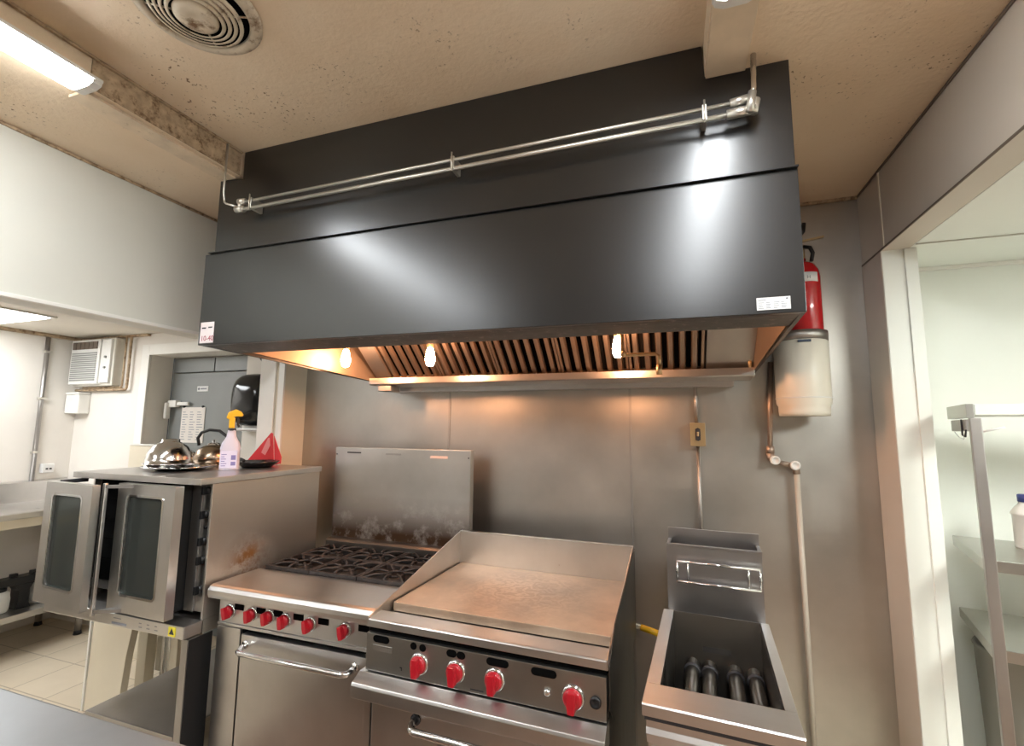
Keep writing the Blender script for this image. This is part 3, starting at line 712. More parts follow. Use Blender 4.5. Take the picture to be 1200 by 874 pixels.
# ------------------------------------------------------------------ griddle (local frame, rotated 3 degrees)
GA = math.radians(-1.6)
t = Thing('griddle_range', 'wide stainless griddle with four red knobs over an oven', 'griddle', (-1.125, 1.618, 0), GA)
def lp(nm, mb, mat, under=None, label=None): return t.part(nm, mb, mat, under, True, label)
W = .914; Dp = .80
lp('body', MB().box(.006, W-.006, .035, Dp-.01, .10, .735, .003), M['steel_dark'])
lp('upper_body', MB().box(.004, W-.004, .035, Dp-.01, .737, .890, .003), M['steel_dark'])
lp('side_panel', MB().prism([(.006, .775), (.006, .905), (.14, .985), (Dp-.005, 1.085), (Dp-.005, .70), (.1, .70)], 'x', W+.0002, W+.004, .0005), M['steel_dark'])
# trough and front rail
lp('front_rail', MB().prism([(0, .893), (0, .918), (.006, .923), (.088, .923), (.094, .918), (.094, .893)], 'x', 0, W, .002), M['steel_x'])
lp('grease_trough', MB().box(.008, W-.008, .095, .152, .893, .897).box(.008, W-.008, .095, .098, .897, .912), M['steel_dull'])
lp('griddle_plate', MB().box(.014, W-.014, .152, Dp-.028, .900, .935, .003), M['griddle'])
# splash guards: back tall, sides sloping to the front
lp('back_splash', MB().box(.002, W-.002, Dp-.026, Dp-.020, .893, 1.095, .001).box(.002, W-.002, Dp-.026, Dp, 1.092, 1.097, .001), M['steel'])
for x0, x1 in ((.001, .006), (W-.006, W-.001)):
    lp('side_splash', MB().prism([(.0, .893), (.0, .924), (.03, .934), (Dp-.03, 1.094), (Dp-.022, 1.094), (Dp-.022, .893)], 'x', x0, x1, .001), M['steel'])
# valve panel
lp('control_panel', MB().box(.004, W-.006, -.004, .033, .742, .874, .002), steel('valve_panel_steel', col=(.40, .385, .36), r0=.3, r1=.40, stretch=(.8, 20, 20)))
lp('panel_gap', MB().box(.004, W-.006, .012, .034, .8745, .892), M['black_gap'])
def slot(mb, cx, cz, w, h=.025, y=-.0055):
    pts = []
    for s, a0 in ((1, -PI/2), (-1, PI/2)):
        for k in range(7):
            a = a0+PI*k/6; pts.append((cx+s*(w/2-h/2)+h/2*math.cos(a), cz+h/2*math.sin(a)))
    mb.prism(pts, 'y', y, y+.0012)
def gx(x): return (x+1.122)/math.cos(GA)
for a_, b_, c_ in ((.070, .858, .072), (.210, .857, .027), (.248, .856, .028), (.365, .857, .040), (.402, .856, .034), (.540, .856, .082), (.704, .853, .088)):
    mb = MB(); slot(mb, a_, b_, c_); lp('vent_slot', mb, M['black_gap'])
lp('name_plate', MB().box(.035, .118, -.0062, -.0042, .816, .836, .0005).box(.035, .118, -.0080, -.0062, .833, .836), M['steel_dull'])
lp('panel_writing', join_mb(MB().box(.155, .163, -.0053, -.0042, .772, .776).box(.160, .164, -.0053, -.0042, .764, .775), MB().box(.44, .49, -.0053, -.0042, .752, .756)), M['ink'])
for x, z, tl in ((.236, .800, 0), (.383, .800, 0), (.530, .800, 0), (.802, .797, 0)): knob(t, (x, -.0045, z), r=.031, local=True, tilt=tl)
lp('igniter_button', MB().lathe([(0, 0), (.012, 0), (.012, .006), (.006, .010), (0, .010)], (0, 0, 0), 16, Matrix.Translation((.716, -.0045, .796)) @ Matrix.Rotation(PI/2, 4, 'X')), M['chrome'])
lp('pilot_button', MB().lathe([(0, 0), (.018, 0), (.018, .008), (.013, .012), (.010, .008), (0, .008)], (0, 0, 0), 18, Matrix.Translation((.874, -.0045, .797)) @ Matrix.Rotation(PI/2, 4, 'X')), M['black'])
# bull nose below the valve panel and the oven door
lp('bullnose_rail', MB().prism([(.034, .736), (-.012, .738), (-.055, .716), (-.060, .706), (-.060, .668), (-.054, .662), (.034, .662)], 'x', -.016, W-.004, .002), M['steel_x'])
d = lp('oven_door', MB().box(.045, W-.03, -.012, .034, .12, .655, .004), M['steel'])
lp('door_gap', MB().box(.035, .0445, .010, .034, .12, .660).box(W-.0295, W-.018, .010, .034, .12, .660), M['black_gap'])
lp('side_stile', MB().box(.004, .0345, -.005, .034, .10, .660, .002), M['steel'])
hz = .612
lp('door_handle', MB().tube([(.235, -.012, hz+.008), (.235, -.045, hz+.004), (.245, -.062, hz), (.26, -.068, hz), (.68, -.068, hz), (.695, -.062, hz), (.705, -.045, hz+.004), (.705, -.012, hz+.008)], .0125, 14), M['chrome'], d)
for x in (.235, .705): lp('handle_mount', MB().cyl((x, -.020, hz+.008), (x, -.0125, hz+.008), .019, 14), M['ink'], d)
lp('leg', MB().cyl((.06, .08, 0), (.06, .08, .10), .02, 12), M['steel_dark']); lp('leg', MB().cyl((W-.06, .08, 0), (W-.06, .08, .10), .02, 12), M['steel_dark'])
lp('leg', MB().cyl((.06, .72, 0), (.06, .72, .10), .02, 12), M['steel_dark']); lp('leg', MB().cyl((W-.06, .72, 0), (W-.06, .72, .10), .02, 12), M['steel_dark'])

# ------------------------------------------------------------------ deep fryer (local frame)
t = Thing('deep_fryer', 'narrow stainless deep fryer with an open tank, right of the griddle', 'fryer', (-.101, 1.438, 0), math.radians(-3.6))
FW = .392
lp('cabinet', MB().box(.012, FW-.012, .03, .755, .09, .528, .003).box(.012, FW-.012, .03, .095, .5285, .855).box(.012, .033, .0955, .755, .5285, .855).box(FW-.022, FW-.012, .0955, .755, .5285, .855), M['steel'])
lp('front_band', MB().prism([(.012, .855), (.012, .836), (.004, .822), (.020, .792), (.03, .790), (.03, .855)], 'x', .010, FW-.010, .001), M['steel_x'])
# tank top: frame around the vat
mb = MB()
mb.prism([(0, .868), (0, .896), (.004, .900), (.117, .900), (.117, .868)], 'x', 0, FW, .0015)
mb.box(0, .040, .1175, .745, .868, .900, .0015); mb.box(FW-.030, FW, .1175, .745, .868, .900, .0015)
lp('tank_rim', mb, M['steel_x'])
lp('rim_skirt', MB().box(.006, FW-.006, .006, .098, .856, .867, .001).box(.006, .034, .0985, .74, .856, .867, .001).box(FW-.024, FW-.006, .0985, .74, .856, .867, .001), M['ink'])
dk = steel('oily_vat_steel', col=(.20, .185, .165), r0=.22, r1=.36)
mb = MB(); z0 = .54
mb.box(.036, .040, .10, .745, z0, .899); mb.box(FW-.030, FW-.026, .10, .745, z0, .899); mb.box(.040, FW-.030, .10, .104, z0, .899)
mb.hexa([(.040, .66, z0), (FW-.03, .66, z0), (FW-.03, .664, z0), (.040, .664, z0), (.040, .741, .899), (FW-.03, .741, .899), (FW-.03, .745, .899), (.040, .745, .899)])
mb.box(.036, FW-.026, .10, .68, z0-.006, z0)
lp('vat', mb, dk)
lp('fill_mark', MB().hexa([(.15, .7115, .770), (.25, .7115, .770), (.25, .7145, .770), (.15, .7145, .770), (.15, .7150, .788), (.25, .7150, .788), (.25, .7180, .788), (.15, .7180, .788)]), M['steel_dark'])
for x in (.110, .172, .262, .330):
    tb = lp('heat_tube', MB().tube([(x, .69, .725), (x, .56, .722), (x, .106, .718)], .026, 18), dk)
    lp('tube_collar', MB().tube([(x, .64, .7237), (x, .625, .7233)], .031, 18), M['ink'], tb)
# flue box
FX0 = .018; FX1 = FW-.010
mb = MB()
mb.hexa([(FX0, .747, .86), (FX1, .747, .86), (FX1, .752, .86), (FX0, .752, .86), (FX0, .760, 1.165), (FX1, .760, 1.165), (FX1, .765, 1.165), (FX0, .765, 1.165)], .001)
mb.box(FX0, FX0+.005, .766, .86, .86, 1.165); mb.box(FX1-.005, FX1, .766, .86, .86, 1.165)
mb.box(FX0, FX1, .861, .866, .86, 1.215, .001)
mb.box(FX0, FX1, .752, .766, 1.160, 1.168, .001); mb.box(FX0, FX0+.014, .766, .86, 1.160, 1.168, .001); mb.box(FX1-.014, FX1, .766, .86, 1.160, 1.168, .001)
lp('flue_box', mb, steel('flue_steel', col=(.42, .41, .41), r0=.26, r1=.38, stretch=(40, 2, 2)))
lp('flue_floor', MB().box(FX0+.006, FX1-.006, .768, .859, 1.09, 1.095), M['steel_dull'])
h = MB(); yh = .722; x0, x1 = .060, FW-.022
for z in (1.105, 1.025): h.tube([(x0, yh, z), (x1, yh, z)], .0055, 8)
for x in (x0, x0+.042, x1-.042, x1): h.tube([(x, yh, 1.025), (x, yh, 1.105)], .0035, 8)
for x in (x0, x1): h.tube([(x, yh, 1.065), (x, .757, 1.065)], .006, 8)
lp('basket_hanger', h, M['chrome'])
lb = lp('paper_label', MB().box(.075, .255, .0275, .0298, .68, .775), M['label'])
lp('door', MB().box(.02, .07, .026, .0298, .12, .78, .001).box(.26, FW-.016, .026, .0298, .12, .78, .001), M['steel'])
for x, y in ((.04, .06), (FW-.04, .06), (.04, .70), (FW-.04, .70)): lp('leg', MB().cyl((x, y, 0), (x, y, .09), .018, 12), M['steel_dark'])
single('drain_pan', MB().box(.34, .62, 1.62, 2.2, .02, .05, .004), M['steel'], 'steel pan on the floor at the right of the fryer', 'pan', (.48, 1.9, .02)) if False else None

t = Thing('gas_hose', 'gas hose with a yellow connector between the griddle and the fryer', 'gas hose', (-.16, 2.42, .70))
t.part('hose', MB().tube([(-.30, 2.54, .715), (-.25, 2.47, .712), (-.168, 2.46, .705)], .011, 10), M['pipe_zinc'])
t.part('connector', MB().tube([(-.168, 2.46, .705), (-.12, 2.45, .699), (-.075, 2.44, .692)], .015, 10), M['yellow'], label='yellow connector')
t.part('hose', MB().tube([(-.075, 2.44, .692), (-.06, 2.43, .60), (-.06, 2.42, .25), (-.08, 2.5, .02)], .012, 10), M['ink'])

# ------------------------------------------------------------------ convection oven
OX0, OX1, OF, OB = -2.905, -2.022, 1.690, 2.36
t = Thing('convection_oven', 'stainless convection oven with two glass doors standing ajar', 'oven', (-2.46, 2.0, .75))
t.part('side_panel', MB().box(OX1-.012, OX1, 1.660, OB, .7805, 1.378, .002).box(OX1-.012, OX1, 1.6655, OB, .7205, .780), M['steel_side'])
t.part('side_panel', MB().box(OX0, OX0+.012, OF, OB, .76, 1.378, .002), M['steel_side'])
t.part('back_panel', MB().box(OX0+.0125, OX1-.0125, OB-.012, OB, .76, 1.378), M['steel_dull'])
t.part('top_panel', MB().box(OX0-.0, OX1+.004, 1.593, OB+.012, 1.3785, 1.408, .003), M['steel_x'])
t.part('cavity', MB().box(OX0+.013, -2.17, OF+.012, OF+.02, .82, .86).box(OX0+.013, OX1-.013, OF+.03, OB-.013, .81, .82).box(OX0+.013, OX1-.013, OB-.03, OB-.013, .82, 1.36).box(OX0+.013, OX0+.02, OF+.03, OB-.03, .82, 1.36).box(-2.16, -2.15, OF+.03, OB-.03, .82, 1.36).box(OX0+.013, OX1-.013, OF+.03, OB-.013, 1.36, 1.37), plain('dark_oven_enamel', (.018, .018, .018), .35))
t.part('gasket', MB().box(-2.235, -2.170, OF-.06, OF+.012, .80, 1.372, .004), M['black'])
r = MB()
for z in (.95, 1.05, 1.15, 1.25):
    for k in range(9): r.tube([(OX0+.03, OF+.06+k*.07, z), (-2.17, OF+.06+k*.07, z)], .003, 6)
t.part('oven_rack', r, M['chrome'])
cp = t.part('control_panel', MB().box(-2.169, OX1-.013, OF-.005, OF+.01, .80, 1.372, .002), M['steel'])
t.part('door_stop', MB().box(-2.166, -2.105, OF-.014, OF-.0055, .80, 1.37, .002), M['steel_dull'], cp)
for z, big in ((1.345, 1), (1.235, 1), (1.175, 0), (1.115, 1), (1.03, 1), (.90, 1)):
    if big:
        mt = Matrix.Translation((-2.075, OF-.0055, z)) @ Matrix.Rotation(PI/2, 4, 'X')
        t.part('knob', MB().lathe([(0, 0), (.018, 0), (.017, .014), (0, .016)], (0, 0, 0), 18, mt).prism([(-.006, .018), (.006, .018), (.007, -.018), (-.007, -.018)], 'z', .014, .034, .002, mt), M['black'], cp)
    else: t.part('button', MB().cyl((-2.075, OF-.012, z), (-2.075, OF-.0055, z), .007, 10), M['black'], cp)
# bottom lip
lip = t.part('base_lip', MB().box(-2.985, OX1-.0, 1.578, 1.664, .726, .779, .004), M['steel_x'])
w_ = t.part('warning_label', MB().box(-2.112, -2.070, 1.5755, 1.5778, .733, .772), plain('yellow_label', (.80, .68, .05), .5), lip)
t.part('warning_mark', MB().prism([(-2.106, .742), (-2.076, .742), (-2.091, .768)], 'y', 1.5748, 1.5755), M['ink'], w_)
mb = MB()
for i in range(3): mb.box(-2.30+i*.05, -2.28+i*.05, 1.577, 1.5778, .742, .746).box(-2.30+i*.05, -2.285+i*.05, 1.577, 1.5778, .758, .762)
mb.box(-2.48, -2.38, 1.577, 1.5778, .735, .745); mb.box(-2.47, -2.42, 1.577, 1.5778, .760, .764)
t.part('lip_writing', mb, M['ink_grey'], lip)
t.part('base_tray', MB().box(-2.98, OX1-.013, 1.665, 2.355, .735, .759, .002), M['steel_dull'])
def oven_door(p0, p1, zlo, zhi, thick, handle):
    """a door leaf from p0 to p1 (left to right, front face), with a round-cornered window"""
    p0 = Vector((p0[0], p0[1], 0)); p1 = Vector((p1[0], p1[1], 0)); u = (p1-p0); w = u.length; u.normalize()
    nn = Vector((u.y, -u.x, 0))       # towards the viewer
    mt = Matrix(((u.x, -nn.x, 0, p0.x), (u.y, -nn.y, 0, p0.y), (0, 0, 1, 0), (0, 0, 0, 1)))
    h = zhi-zlo; mx = w*.18; mz0 = .075; mz1 = .052; rr = .022
    def rr_pts(x0, x1, z0, z1, r, n=5):
        out = []
        for cx, cz, a0 in ((x1-r, z1-r, 0), (x0+r, z1-r, PI/2), (x0+r, z0+r, PI), (x1-r, z0+r, 1.5*PI)):
            for k in range(n+1): a = a0+PI/2*k/n; out.append((cx+r*math.cos(a), cz+r*math.sin(a)))
        return out
    def frame(mb, o, i, y0, y1):
        n = len(o); fs = []
        V = [[mb.bm.verts.new(mt @ Vector((p[0], y, p[1]))) for p in q] for q, y in ((o, y0), (i, y0), (i, y1), (o, y1))]
        for a, b in ((0, 1), (1, 2), (2, 3), (3, 0)):
            for k in range(n):
                m = (k+1) % n; fs.append(mb.bm.faces.new((V[a][k], V[a][m], V[b][m], V[b][k])))
        bmesh.ops.recalc_face_normals(mb.bm, faces=fs)
    inn = rr_pts(mx, w-mx, zlo+mz0, zhi-mz1, rr); out = rr_pts(0, w, zlo, zhi, .003)
    mb = MB(); frame(mb, out, inn, 0, thick)
    d = t.part('oven_door', mb, M['steel'])
    mb = MB(); frame(mb, rr_pts(mx-.004, w-mx+.004, zlo+mz0-.004, zhi-mz1+.004, rr+.004), rr_pts(mx+.006, w-mx-.006, zlo+mz0+.006, zhi-mz1-.006, rr-.006), -.003, -.0002)
    t.part('window_bead', mb, M['chrome'], d)
    mb = MB(); mb.prism(rr_pts(mx+.001, w-mx-.001, zlo+mz0+.001, zhi-mz1-.001, rr-.001), 'y', .010, .014, 0, mt)
    t.part('window_pane', mb, M['glass'], d)
    mb = MB(); mb.prism(rr_pts(mx+.001, w-mx-.001, zlo+mz0+.001, zhi-mz1-.001, rr-.001), 'y', thick-.010, thick-.006, 0, mt)
    t.part('window_pane', mb, M['glass'], d)
    if handle:
        hx = handle; y = -.050
        hb = MB().box(hx-.014, hx+.002, y-.008, y+.008, zlo-.012, zhi+.004, .004, mt)
        t.part('door_handle', hb, M['steel'], d)
        for z in (zlo+.002, zhi-.018):
            t.part('handle_bracket', MB().prism([(hx, y-.004), (hx+.016, y-.006), (.11, -.001), (.05, -.001)], 'z', z, z+.014, 0, mt), M['steel_dull'], d)
    return d
oven_door((-2.875, 1.475), (-2.490, 1.447), .822, 1.372, .030, None)
oven_door((-2.500, 1.560), (-2.108, 1.548), .800, 1.372, .040, -.002)
t.part('hinge', MB().box(-2.90, -2.86, 1.54, 1.64, 1.355, 1.372, .002).box(-2.90, -2.86, 1.54, 1.64, .822, .84, .002), M['ink'])
# stand
t = Thing('oven_stand', 'open steel stand with a lower shelf carrying the convection oven', 'stand', (-2.46, 2.0, 0))
for x0, x1, y0, y1 in ((-2.060, OX1, 1.60, 1.66), (-2.060, OX1, 2.29, 2.35), (-2.93, -2.89, 2.29, 2.35)):
    t.part('leg', MB().box(x0, x1, y0, y1, 0, .7190, .002), M['steel_dull'])
t.part('side_plate', MB().box(OX1+.0005, OX1+.004, 1.604, 1.715, .02, .717, .001), M['black'])
t.part('shelf', MB().box(-2.63, -2.062, 1.60, 2.288, .315, .322, .001).box(-2.63, -2.062, 1.598, 1.606, .27, .322, .002), M['steel_dull'])
t.part('cross_brace', MB().box(-2.66, -2.632, 1.60, 2.34, .0, .30, .002), M['steel_dull'])

# ------------------------------------------------------------------ things on the oven
OT = 1.409
t = Thing('serving_platter', 'flat silver platter under the upturned bowl on the oven', 'platter', (-2.53, 1.87, OT))
t.part('plate', MB().lathe([(0, .0), (.10, .0), (.13, .010), (.170, .018), (.172, .022), (.13, .016), (.10, .006), (0, .006)], (0, 0, 0), 48), M['chrome'], local=True)
t.part('handle', MB().tube([(.10, -.125, .021), (.115, -.150, .03), (.145, -.135, .03), (.135, -.100, .021)], .006, 8), M['black'], local=True)
t = Thing('mixing_bowl', 'shiny steel bowl turned upside down on the silver platter', 'bowl', (-2.70, 1.93, OT+.0230))
pts = [(.122, 0), (.122, .004), (.114, .006), (.112, .03), (.104, .062), (.086, .094), (.062, .114), (.044, .122), (.044, .137), (.038, .137), (.038, .128), (0, .128)]
t.part('bowl_shell', MB().lathe(pts, (0, 0, 0), 48), plain('mirror_steel', (.62, .60, .58), .16, 1), local=True)
t = Thing('tea_kettle', 'tarnished brass kettle with a curved black handle behind the bowl', 'kettle', (-2.69, 2.19, OT))
t.part('kettle_body', MB().lathe([(0, 0), (.085, 0), (.10, .02), (.102, .05), (.085, .09), (.05, .115), (.035, .12), (0, .12)], (0, 0, 0), 36), plain('tarnished_metal', (.33, .25, .18), .26, 1), local=True)
t.part('kettle_lid', MB().lathe([(.037, .120), (.03, .13), (.008, .134), (.012, .148), (0, .152)], (0, 0, 0), 24), M['chrome'], local=True)
t.part('spout', MB().tube([(-.07, -.05, .045), (-.11, -.08, .08), (-.13, -.095, .115)], [.022, .015, .011], 12), M['chrome'], local=True)
pts = [(-.085, -.03, .115), (-.095, -.034, .16), (-.075, -.027, .195), (-.03, -.01, .212), (.03, .01, .205), (.075, .027, .17), (.092, .034, .13)]
t.part('handle', MB().tube(pts, .009, 10), M['black'], local=True)

t = Thing('spray_bottle', 'clear spray bottle with a yellow trigger head standing on the oven', 'spray bottle', (-2.30, 1.975, OT), .7)
def stack(mb, secs, n=20):
    rings = []
    for z, rx, ry, ox in secs:
        ring = []
        for k in range(n):
            a = 2*PI*k/n; c, s = math.cos(a), math.sin(a); e = .6
            ring.append(mb.bm.verts.new((ox+rx*math.copysign(abs(c)**e, c), ry*math.copysign(abs(s)**e, s), z)))
        rings.append(ring)
    fs = [mb.bm.faces.new(rings[0][::-1]), mb.bm.faces.new(rings[-1])]
    for a, b in zip(rings, rings[1:]):
        for k in range(n): f = mb.bm.faces.new((a[k], a[(k+1) % n], b[(k+1) % n], b[k])); f.smooth = True
    bmesh.ops.recalc_face_normals(mb.bm, faces=mb.bm.faces)
    return mb
body = t.part('bottle_body', stack(MB(), [(0, .044, .034, 0), (.004, .047, .037, 0), (.10, .046, .036, 0), (.115, .049, .038, 0), (.145, .042, .033, 0), (.165, .030, .026, 0), (.18, .023, .022, 0), (.215, .018, .018, 0)]), M['bottle_clear'], local=True)
lb = t.part('bottle_label', MB().box(-.040, .040, -.0388, -.0378, .012, .105), plain('lavender_label', (.70, .68, .86), .5), body, True)
mb = MB()
for i in range(6): mb.box(-.034, -.034+random.uniform(.015, .03), -.0398, -.0389, .022+i*.012, .026+i*.012)
mb.box(.012, .034, -.0398, -.0389, .025, .045); mb.box(.012, .034, -.0398, -.0389, .055, .080)
t.part('label_writing', mb, plain('violet_ink', (.22, .20, .45), .6), lb, True)
t.part('collar', MB().lathe([(.0, .212), (.020, .212), (.020, .224), (0, .224)], (0, 0, 0), 18), M['ink'], local=True)
th = MB(); th.box(-.016, .012, -.013, .013, .225, .285, .006)
th.prism([(-.030, .280), (-.022, .312), (.012, .330), (.038, .318), (.050, .300), (.046, .290), (.010, .290), (-.005, .268)], 'y', -.014, .014, .005)
t.part('trigger_head', th, M['yellow'], local=True)
t.part('trigger', MB().tube([(.020, 0, .290), (.030, 0, .270), (.026, 0, .245), (.034, 0, .232)], .006, 8), M['black'], local=True)

t = Thing('frying_pan', 'shallow black pan behind the spray bottle on the oven', 'pan', (-2.30, 2.16, OT))
t.part('pan_bowl', MB().lathe([(0, 0), (.075, 0), (.115, .030), (.119, .036), (.113, .034), (.073, .005), (0, .005)], (0, 0, 0), 36), plain('black_enamel', (.015, .015, .016), .12), local=True)
t.part('pan_handle', MB().tube([(-.112, .01, .034), (-.14, .015, .040), (-.185, .025, .044)], [.008, .009, .011], 10), M['black'], local=True)
t = Thing('folded_red_sign', 'red folded triangular plastic sign leaning behind the black pan', 'sign', (-2.36, 2.325, OT))
s = t.part('sign_leaf', MB().prism([(-.215, .002), (.02, .002), (.02, .195), (.006, .200)], 'y', -.004, .0, .0005, Matrix.Translation((0, 0, 0)) @ Matrix.Rotation(.12, 4, 'X')), M['red_plastic'], local=True)
t.part('sign_patch', MB().prism([(-.075, .075), (-.045, .06), (-.002, .12), (-.005, .17), (-.018, .165)], 'y', -.0062, -.0045, 0, Matrix.Rotation(.12, 4, 'X')), plain('pale_red_patch', (.85, .30, .30), .5), s, True)
t.part('sign_leaf', MB().prism([(.021, .002), (.07, .01), (.075, .05), (.05, .11), (.021, .18)], 'y', .0, .004, .0005, Matrix.Rotation(.10, 4, 'X')), M['red_plastic'], local=True)

# ------------------------------------------------------------------ right side of the back wall
t = Thing('fire_extinguisher', 'red fire extinguisher standing above the white canister by the hood', 'extinguisher', (.617, 2.53, 2.116))
t.part('cylinder', MB().lathe([(0, .0), (.072, .0), (.074, .006), (.074, .26), (.070, .295), (.055, .325), (.030, .342), (.020, .345), (.020, .36), (0, .36)], (0, 0, 0), 36), M['red_gloss'], local=True)
t.part('valve', MB().cyl((0, 0, .36), (0, 0, .42), .018, 14).box(-.03, .012, -.012, .012, .40, .43, .004), M['brass'], local=True)
t.part('lever', MB().hexa([(-.01, -.008, .445), (.10, -.008, .460), (.10, .008, .460), (-.01, .008, .445), (-.01, -.008, .452), (.10, -.008, .468), (.10, .008, .468), (-.01, .008, .452)]).box(-.012, .006, -.008, .008, .43, .452), M['brass'], local=True)
t.part('carry_handle', MB().tube([(-.01, 0, .47), (.012, -.004, .50), (.02, -.006, .54)], [.010, .012, .009], 10), M['black'], local=True)
t.part('hose', MB().tube([(.01, -.01, .42), (.035, -.02, .41), (.045, -.022, .38), (.035, -.03, .34)], .009, 10), M['black'], local=True)
s = t.part('label', MB().lathe([(.0745, .230), (.0752, .230), (.0752, .275), (.0745, .275)], (0, 0, 0), 36), M['label'], local=True)
for v in s.data.vertices: pass
# keep only the part of the label that faces the room
bm = bmesh.new(); bm.from_mesh(s.data); bmesh.ops.delete(bm, geom=[f for f in bm.faces if not (-PI*.80 < math.atan2(f.calc_center_median().y, f.calc_center_median().x) < -PI*.27)], context='FACES'); bm.to_mesh(s.data); bm.free()
t.part('label_writing', text_mb('K  H', .022, (-.026, -.0765, .242), (1, 0, 0), (0, 0, 1)), M['ink_grey'], s, True)

t = Thing('white_canister', 'white cylindrical canister with a steel band on the steel wall', 'canister', (.590, 2.53, 1.72))
CR = .113
t.part('canister_body', MB().lathe([(0, 0), (CR-.010, 0), (CR-.008, .02), (CR-.008, .045), (CR, .058), (CR+.001, .345), (CR-.006, .350), (0, .350)], (0, 0, 0), 44), paint('ivory_enamel', (.76, .72, .62), .35, .02, 3), local=True)
t.part('steel_band', MB().lathe([(0, .351), (CR+.001, .351), (CR+.002, .392), (0, .392)], (0, 0, 0), 44), M['steel_dull'], local=True)
t.part('seam_ring', MB().lathe([(CR-.006, .078), (CR+.003, .080), (CR+.003, .084), (CR-.006, .086)], (0, 0, 0), 44), M['white_plastic'], local=True)
t.part('slot', MB().box(-.035, .018, -CR-.004, -CR+.004, .333, .344, .001), plain('navy_mark', (.03, .05, .09), .5), local=True)
t.part('wall_bracket', MB().box(-.04, .04, CR-.006, .119, .10, .30), M['steel_dull'], local=True)

t = Thing('wall_conduit', 'thin steel conduit down the wall through the brass switch', 'conduit', (.125, 2.635, .9))
t.part('pipe', MB().tube([(.122, 2.632, 1.895), (.122, 2.632, 1.685)], .009, 10), M['steel_dull'])
t.part('pipe', MB().tube([(.124, 2.632, 1.568), (.128, 2.632, .9)], .009, 10), M['steel_dull'])
t = Thing('wall_switch', 'brass switch plate on the steel wall above the fryer', 'switch', (.125, 2.62, 1.57))
p = t.part('switch_box', MB().box(.090, .158, 2.59, 2.648, 1.570, 1.684, .003), M['brass'])
t.part('switch_plate', MB().box(.088, .160, 2.585, 2.5895, 1.568, 1.686, .0015), M['brass'], p)
t.part('socket', MB().prism([(.112, 1.60), (.124, 1.594), (.136, 1.60), (.136, 1.655), (.124, 1.661), (.112, 1.655)], 'y', 2.5815, 2.5845), M['ink'], p)
t.part('toggle', MB().box(.119, .129, 2.572, 2.5815, 1.618, 1.640, .002), M['brass'], p)
t = Thing('gas_pipe', 'copper-tinted gas pipe with two white-capped elbows on the steel wall', 'pipe', (.5, 2.62, .02))
cop = plain('brownish_pipe', (.42, .33, .27), .4, .7)
t.part('upper_pipe', MB().tube([(.475, 2.615, 1.99), (.452, 2.615, 1.53)], .012, 12), cop)
t.part('coupling', MB().cyl((.455, 2.615, 1.575), (.453, 2.615, 1.54), .019, 14), cop)
t.part('elbow', MB().tube([(.452, 2.615, 1.545), (.456, 2.615, 1.515), (.475, 2.615, 1.500)], .017, 12), cop)
t.part('cross_pipe', MB().tube([(.475, 2.615, 1.500), (.555, 2.615, 1.482)], .012, 12), cop)
t.part('elbow', MB().tube([(.540, 2.615, 1.486), (.560, 2.615, 1.475), (.562, 2.615, 1.445)], .017, 12), cop)
for x, z in ((.468, 1.508), (.553, 1.486)):
    t.part('end_cap', MB().lathe([(0, 0), (.022, 0), (.022, .012), (.014, .014), (.012, .008), (0, .008)], (0, 0, 0), 20, Matrix.Translation((x, 2.597, z)) @ Matrix.Rotation(PI/2, 4, 'X')), M['white_plastic'], label='white round cap')
t.part('lower_pipe', MB().tube([(.562, 2.615, 1.445), (.568, 2.615, .02)], .0125, 12), paint('grey_painted_pipe', (.50, .45, .38), .45))

# ------------------------------------------------------------------ alcove
SA = math.radians(-14)
t = Thing('corner_shelf', 'steel shelving unit with three tiers in the white alcove', 'shelf', (1.053, 2.205, 0), SA)
ml = steel('shelf_steel', col=(.55, .54, .50), r0=.3, r1=.42, stretch=(2, 60, 60))
for z, nm in ((1.20, 'shelf'), (.90, 'shelf')):
    lp(nm, MB().box(-.004, 1.1, -.004, .46, z-.006, z, .001).box(-.004, 1.1, -.006, .0, z-.040, z, .002).box(-.006, .0, 0, .46, z-.040, z, .002), ml)
lp('top_shelf', MB().box(.012, 1.1, .0, .30, 1.715, 1.755, .003), M['wall_white'])
lp('top_bracket', MB().box(-.012, .010, -.004, .30, 1.705, 1.757, .002), ml)
lp('bracket_box', MB().box(-.010, .008, .03, .26, 1.655, 1.700, .003), M['steel_dull'])
lp('post', MB().box(-.010, .022, -.034, -.0065, 0, 1.704, .003), M['steel_dull'])
lp('post', MB().box(1.06, 1.09, .43, .458, 0, 1.704, .003), M['steel_dull'])
lp('wire_hook', MB().tube([(-.012, .20, 1.652), (-.014, .12, 1.63), (-.014, .06, 1.625), (-.014, .03, 1.65)], .002, 6), M['chrome'])
lp('wire_hook', MB().tube([(-.012, .08, 1.70), (-.014, .07, 1.64), (-.014, .03, 1.635), (-.014, .015, 1.66)], .003, 6), M['ink'])
lp('peg', MB().tube([(.023, -.03, 1.655), (.08, -.03, 1.67)], .004, 8), M['white_plastic'])
t = Thing('white_bottle', 'white plastic bottle with a blue cap on the alcove shelf', 'bottle', (1.325, 2.46, 1.2005))
t.part('bottle_body', MB().lathe([(0, 0), (.046, 0), (.048, .006), (.048, .125), (.052, .128), (.052, .135), (.040, .155), (.028, .168), (.026, .178), (0, .178)], (0, 0, 0), 28), M['white_plastic'], local=True)
t.part('cap', MB().lathe([(0, .179), (.028, .179), (.028, .205), (.025, .208), (0, .208)], (0, 0, 0), 24), M['blue_cap'], local=True, label='blue cap')
t.part('label_mark', MB().box(-.018, -.008, -.0495, -.0475, .03, .115), M['ink_grey'], local=True)
t = Thing('waste_bin', 'tall grey bin below the lowest alcove shelf', 'bin', (1.30, 2.52, 0))
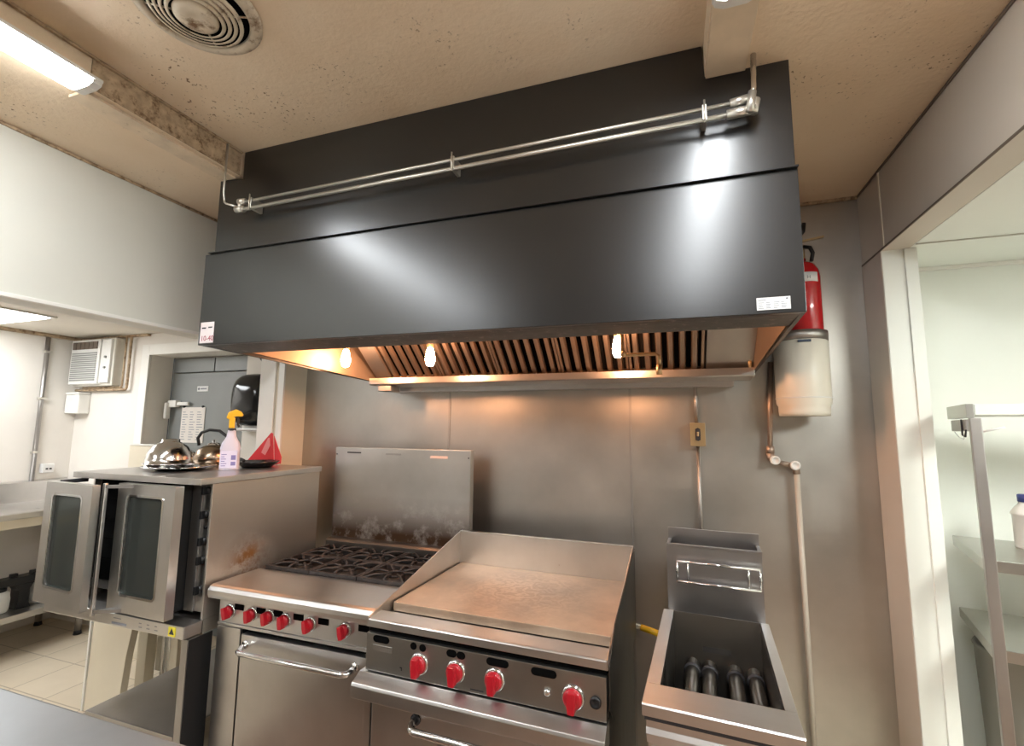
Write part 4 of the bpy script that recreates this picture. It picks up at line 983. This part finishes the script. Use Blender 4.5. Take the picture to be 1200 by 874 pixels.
t.part('bin_body', MB().lathe([(0, 0), (.12, 0), (.13, .02), (.150, .78), (.156, .79), (.150, .80), (.144, .79), (.12, .05), (0, .04)], (0, 0, 0), 28), plain('grey_bin_plastic', (.24, .23, .20), .5), local=True)
t = Thing('steel_drum', 'tall steel drum beside the grey bin under the alcove shelves', 'drum', (1.66, 2.48, 0))
t.part('drum_body', MB().lathe([(0, 0), (.17, 0), (.175, .02), (.175, .40), (.18, .41), (.175, .42), (.175, .79), (.165, .80), (0, .80)], (0, 0, 0), 32), M['steel_dull'], local=True)

# ------------------------------------------------------------------ foreground work table
t = Thing('work_table', 'brushed steel worktable at the lower left corner of the photo', 'table', (-1.4, .3, 0))
t.part('tabletop', MB().box(-2.6, -.9, -.5, .895, .862, .9, .006), steel('pale_worktop_steel', col=(.42, .44, .46), r0=.40, r1=.5, stretch=(2, 2, 2)))
t.part('undershelf', MB().box(-2.55, -.95, -.45, .84, .25, .28, .004), M['steel_dull'])
for x in (-2.53, -.97):
    for y in (-.43, .82): t.part('leg', MB().cyl((x, y, 0), (x, y, .249), .021, 12).cyl((x, y, .281), (x, y, .861), .021, 12), M['steel_dull'])

# ------------------------------------------------------------------ camera and render look
cam = bpy.data.cameras.new('camera'); co = bpy.data.objects.new('camera', cam); COL.objects.link(co)
F = 549.8; yaw, pitch, roll = .32765, .11691, -.009986
cam.sensor_fit = 'HORIZONTAL'; cam.sensor_width = 36; cam.lens = 36*F/1200
cam.clip_start = .02
def Rm(y, p, r):
    cy, sy, cp, sp, cr, sr = math.cos(y), math.sin(y), math.cos(p), math.sin(p), math.cos(r), math.sin(r)
    Rz = Matrix(((cy, -sy, 0), (sy, cy, 0), (0, 0, 1))); Rx = Matrix(((1, 0, 0), (0, cp, -sp), (0, sp, cp))); Rr = Matrix(((cr, 0, sr), (0, 1, 0), (-sr, 0, cr)))
    return Rz @ Rx @ Rr
R3 = Rm(yaw, pitch, roll)
xx, fw_, zz = R3.col[0], R3.col[1], R3.col[2]
rot = Matrix((xx, zz, -fw_)).transposed()
co.matrix_world = Matrix.Translation((0, 0, 1.65)) @ rot.to_4x4()
SC.camera = co
w = bpy.data.worlds.new('world'); SC.world = w; w.use_nodes = True
w.node_tree.nodes['Background'].inputs['Color'].default_value = (.8, .85, .9, 1)
w.node_tree.nodes['Background'].inputs['Strength'].default_value = .05
SC.view_settings.view_transform = 'Standard'; SC.view_settings.look = 'None'
SC.view_settings.gamma = 1; SC.view_settings.use_curve_mapping = False
SC.view_settings.exposure = .95
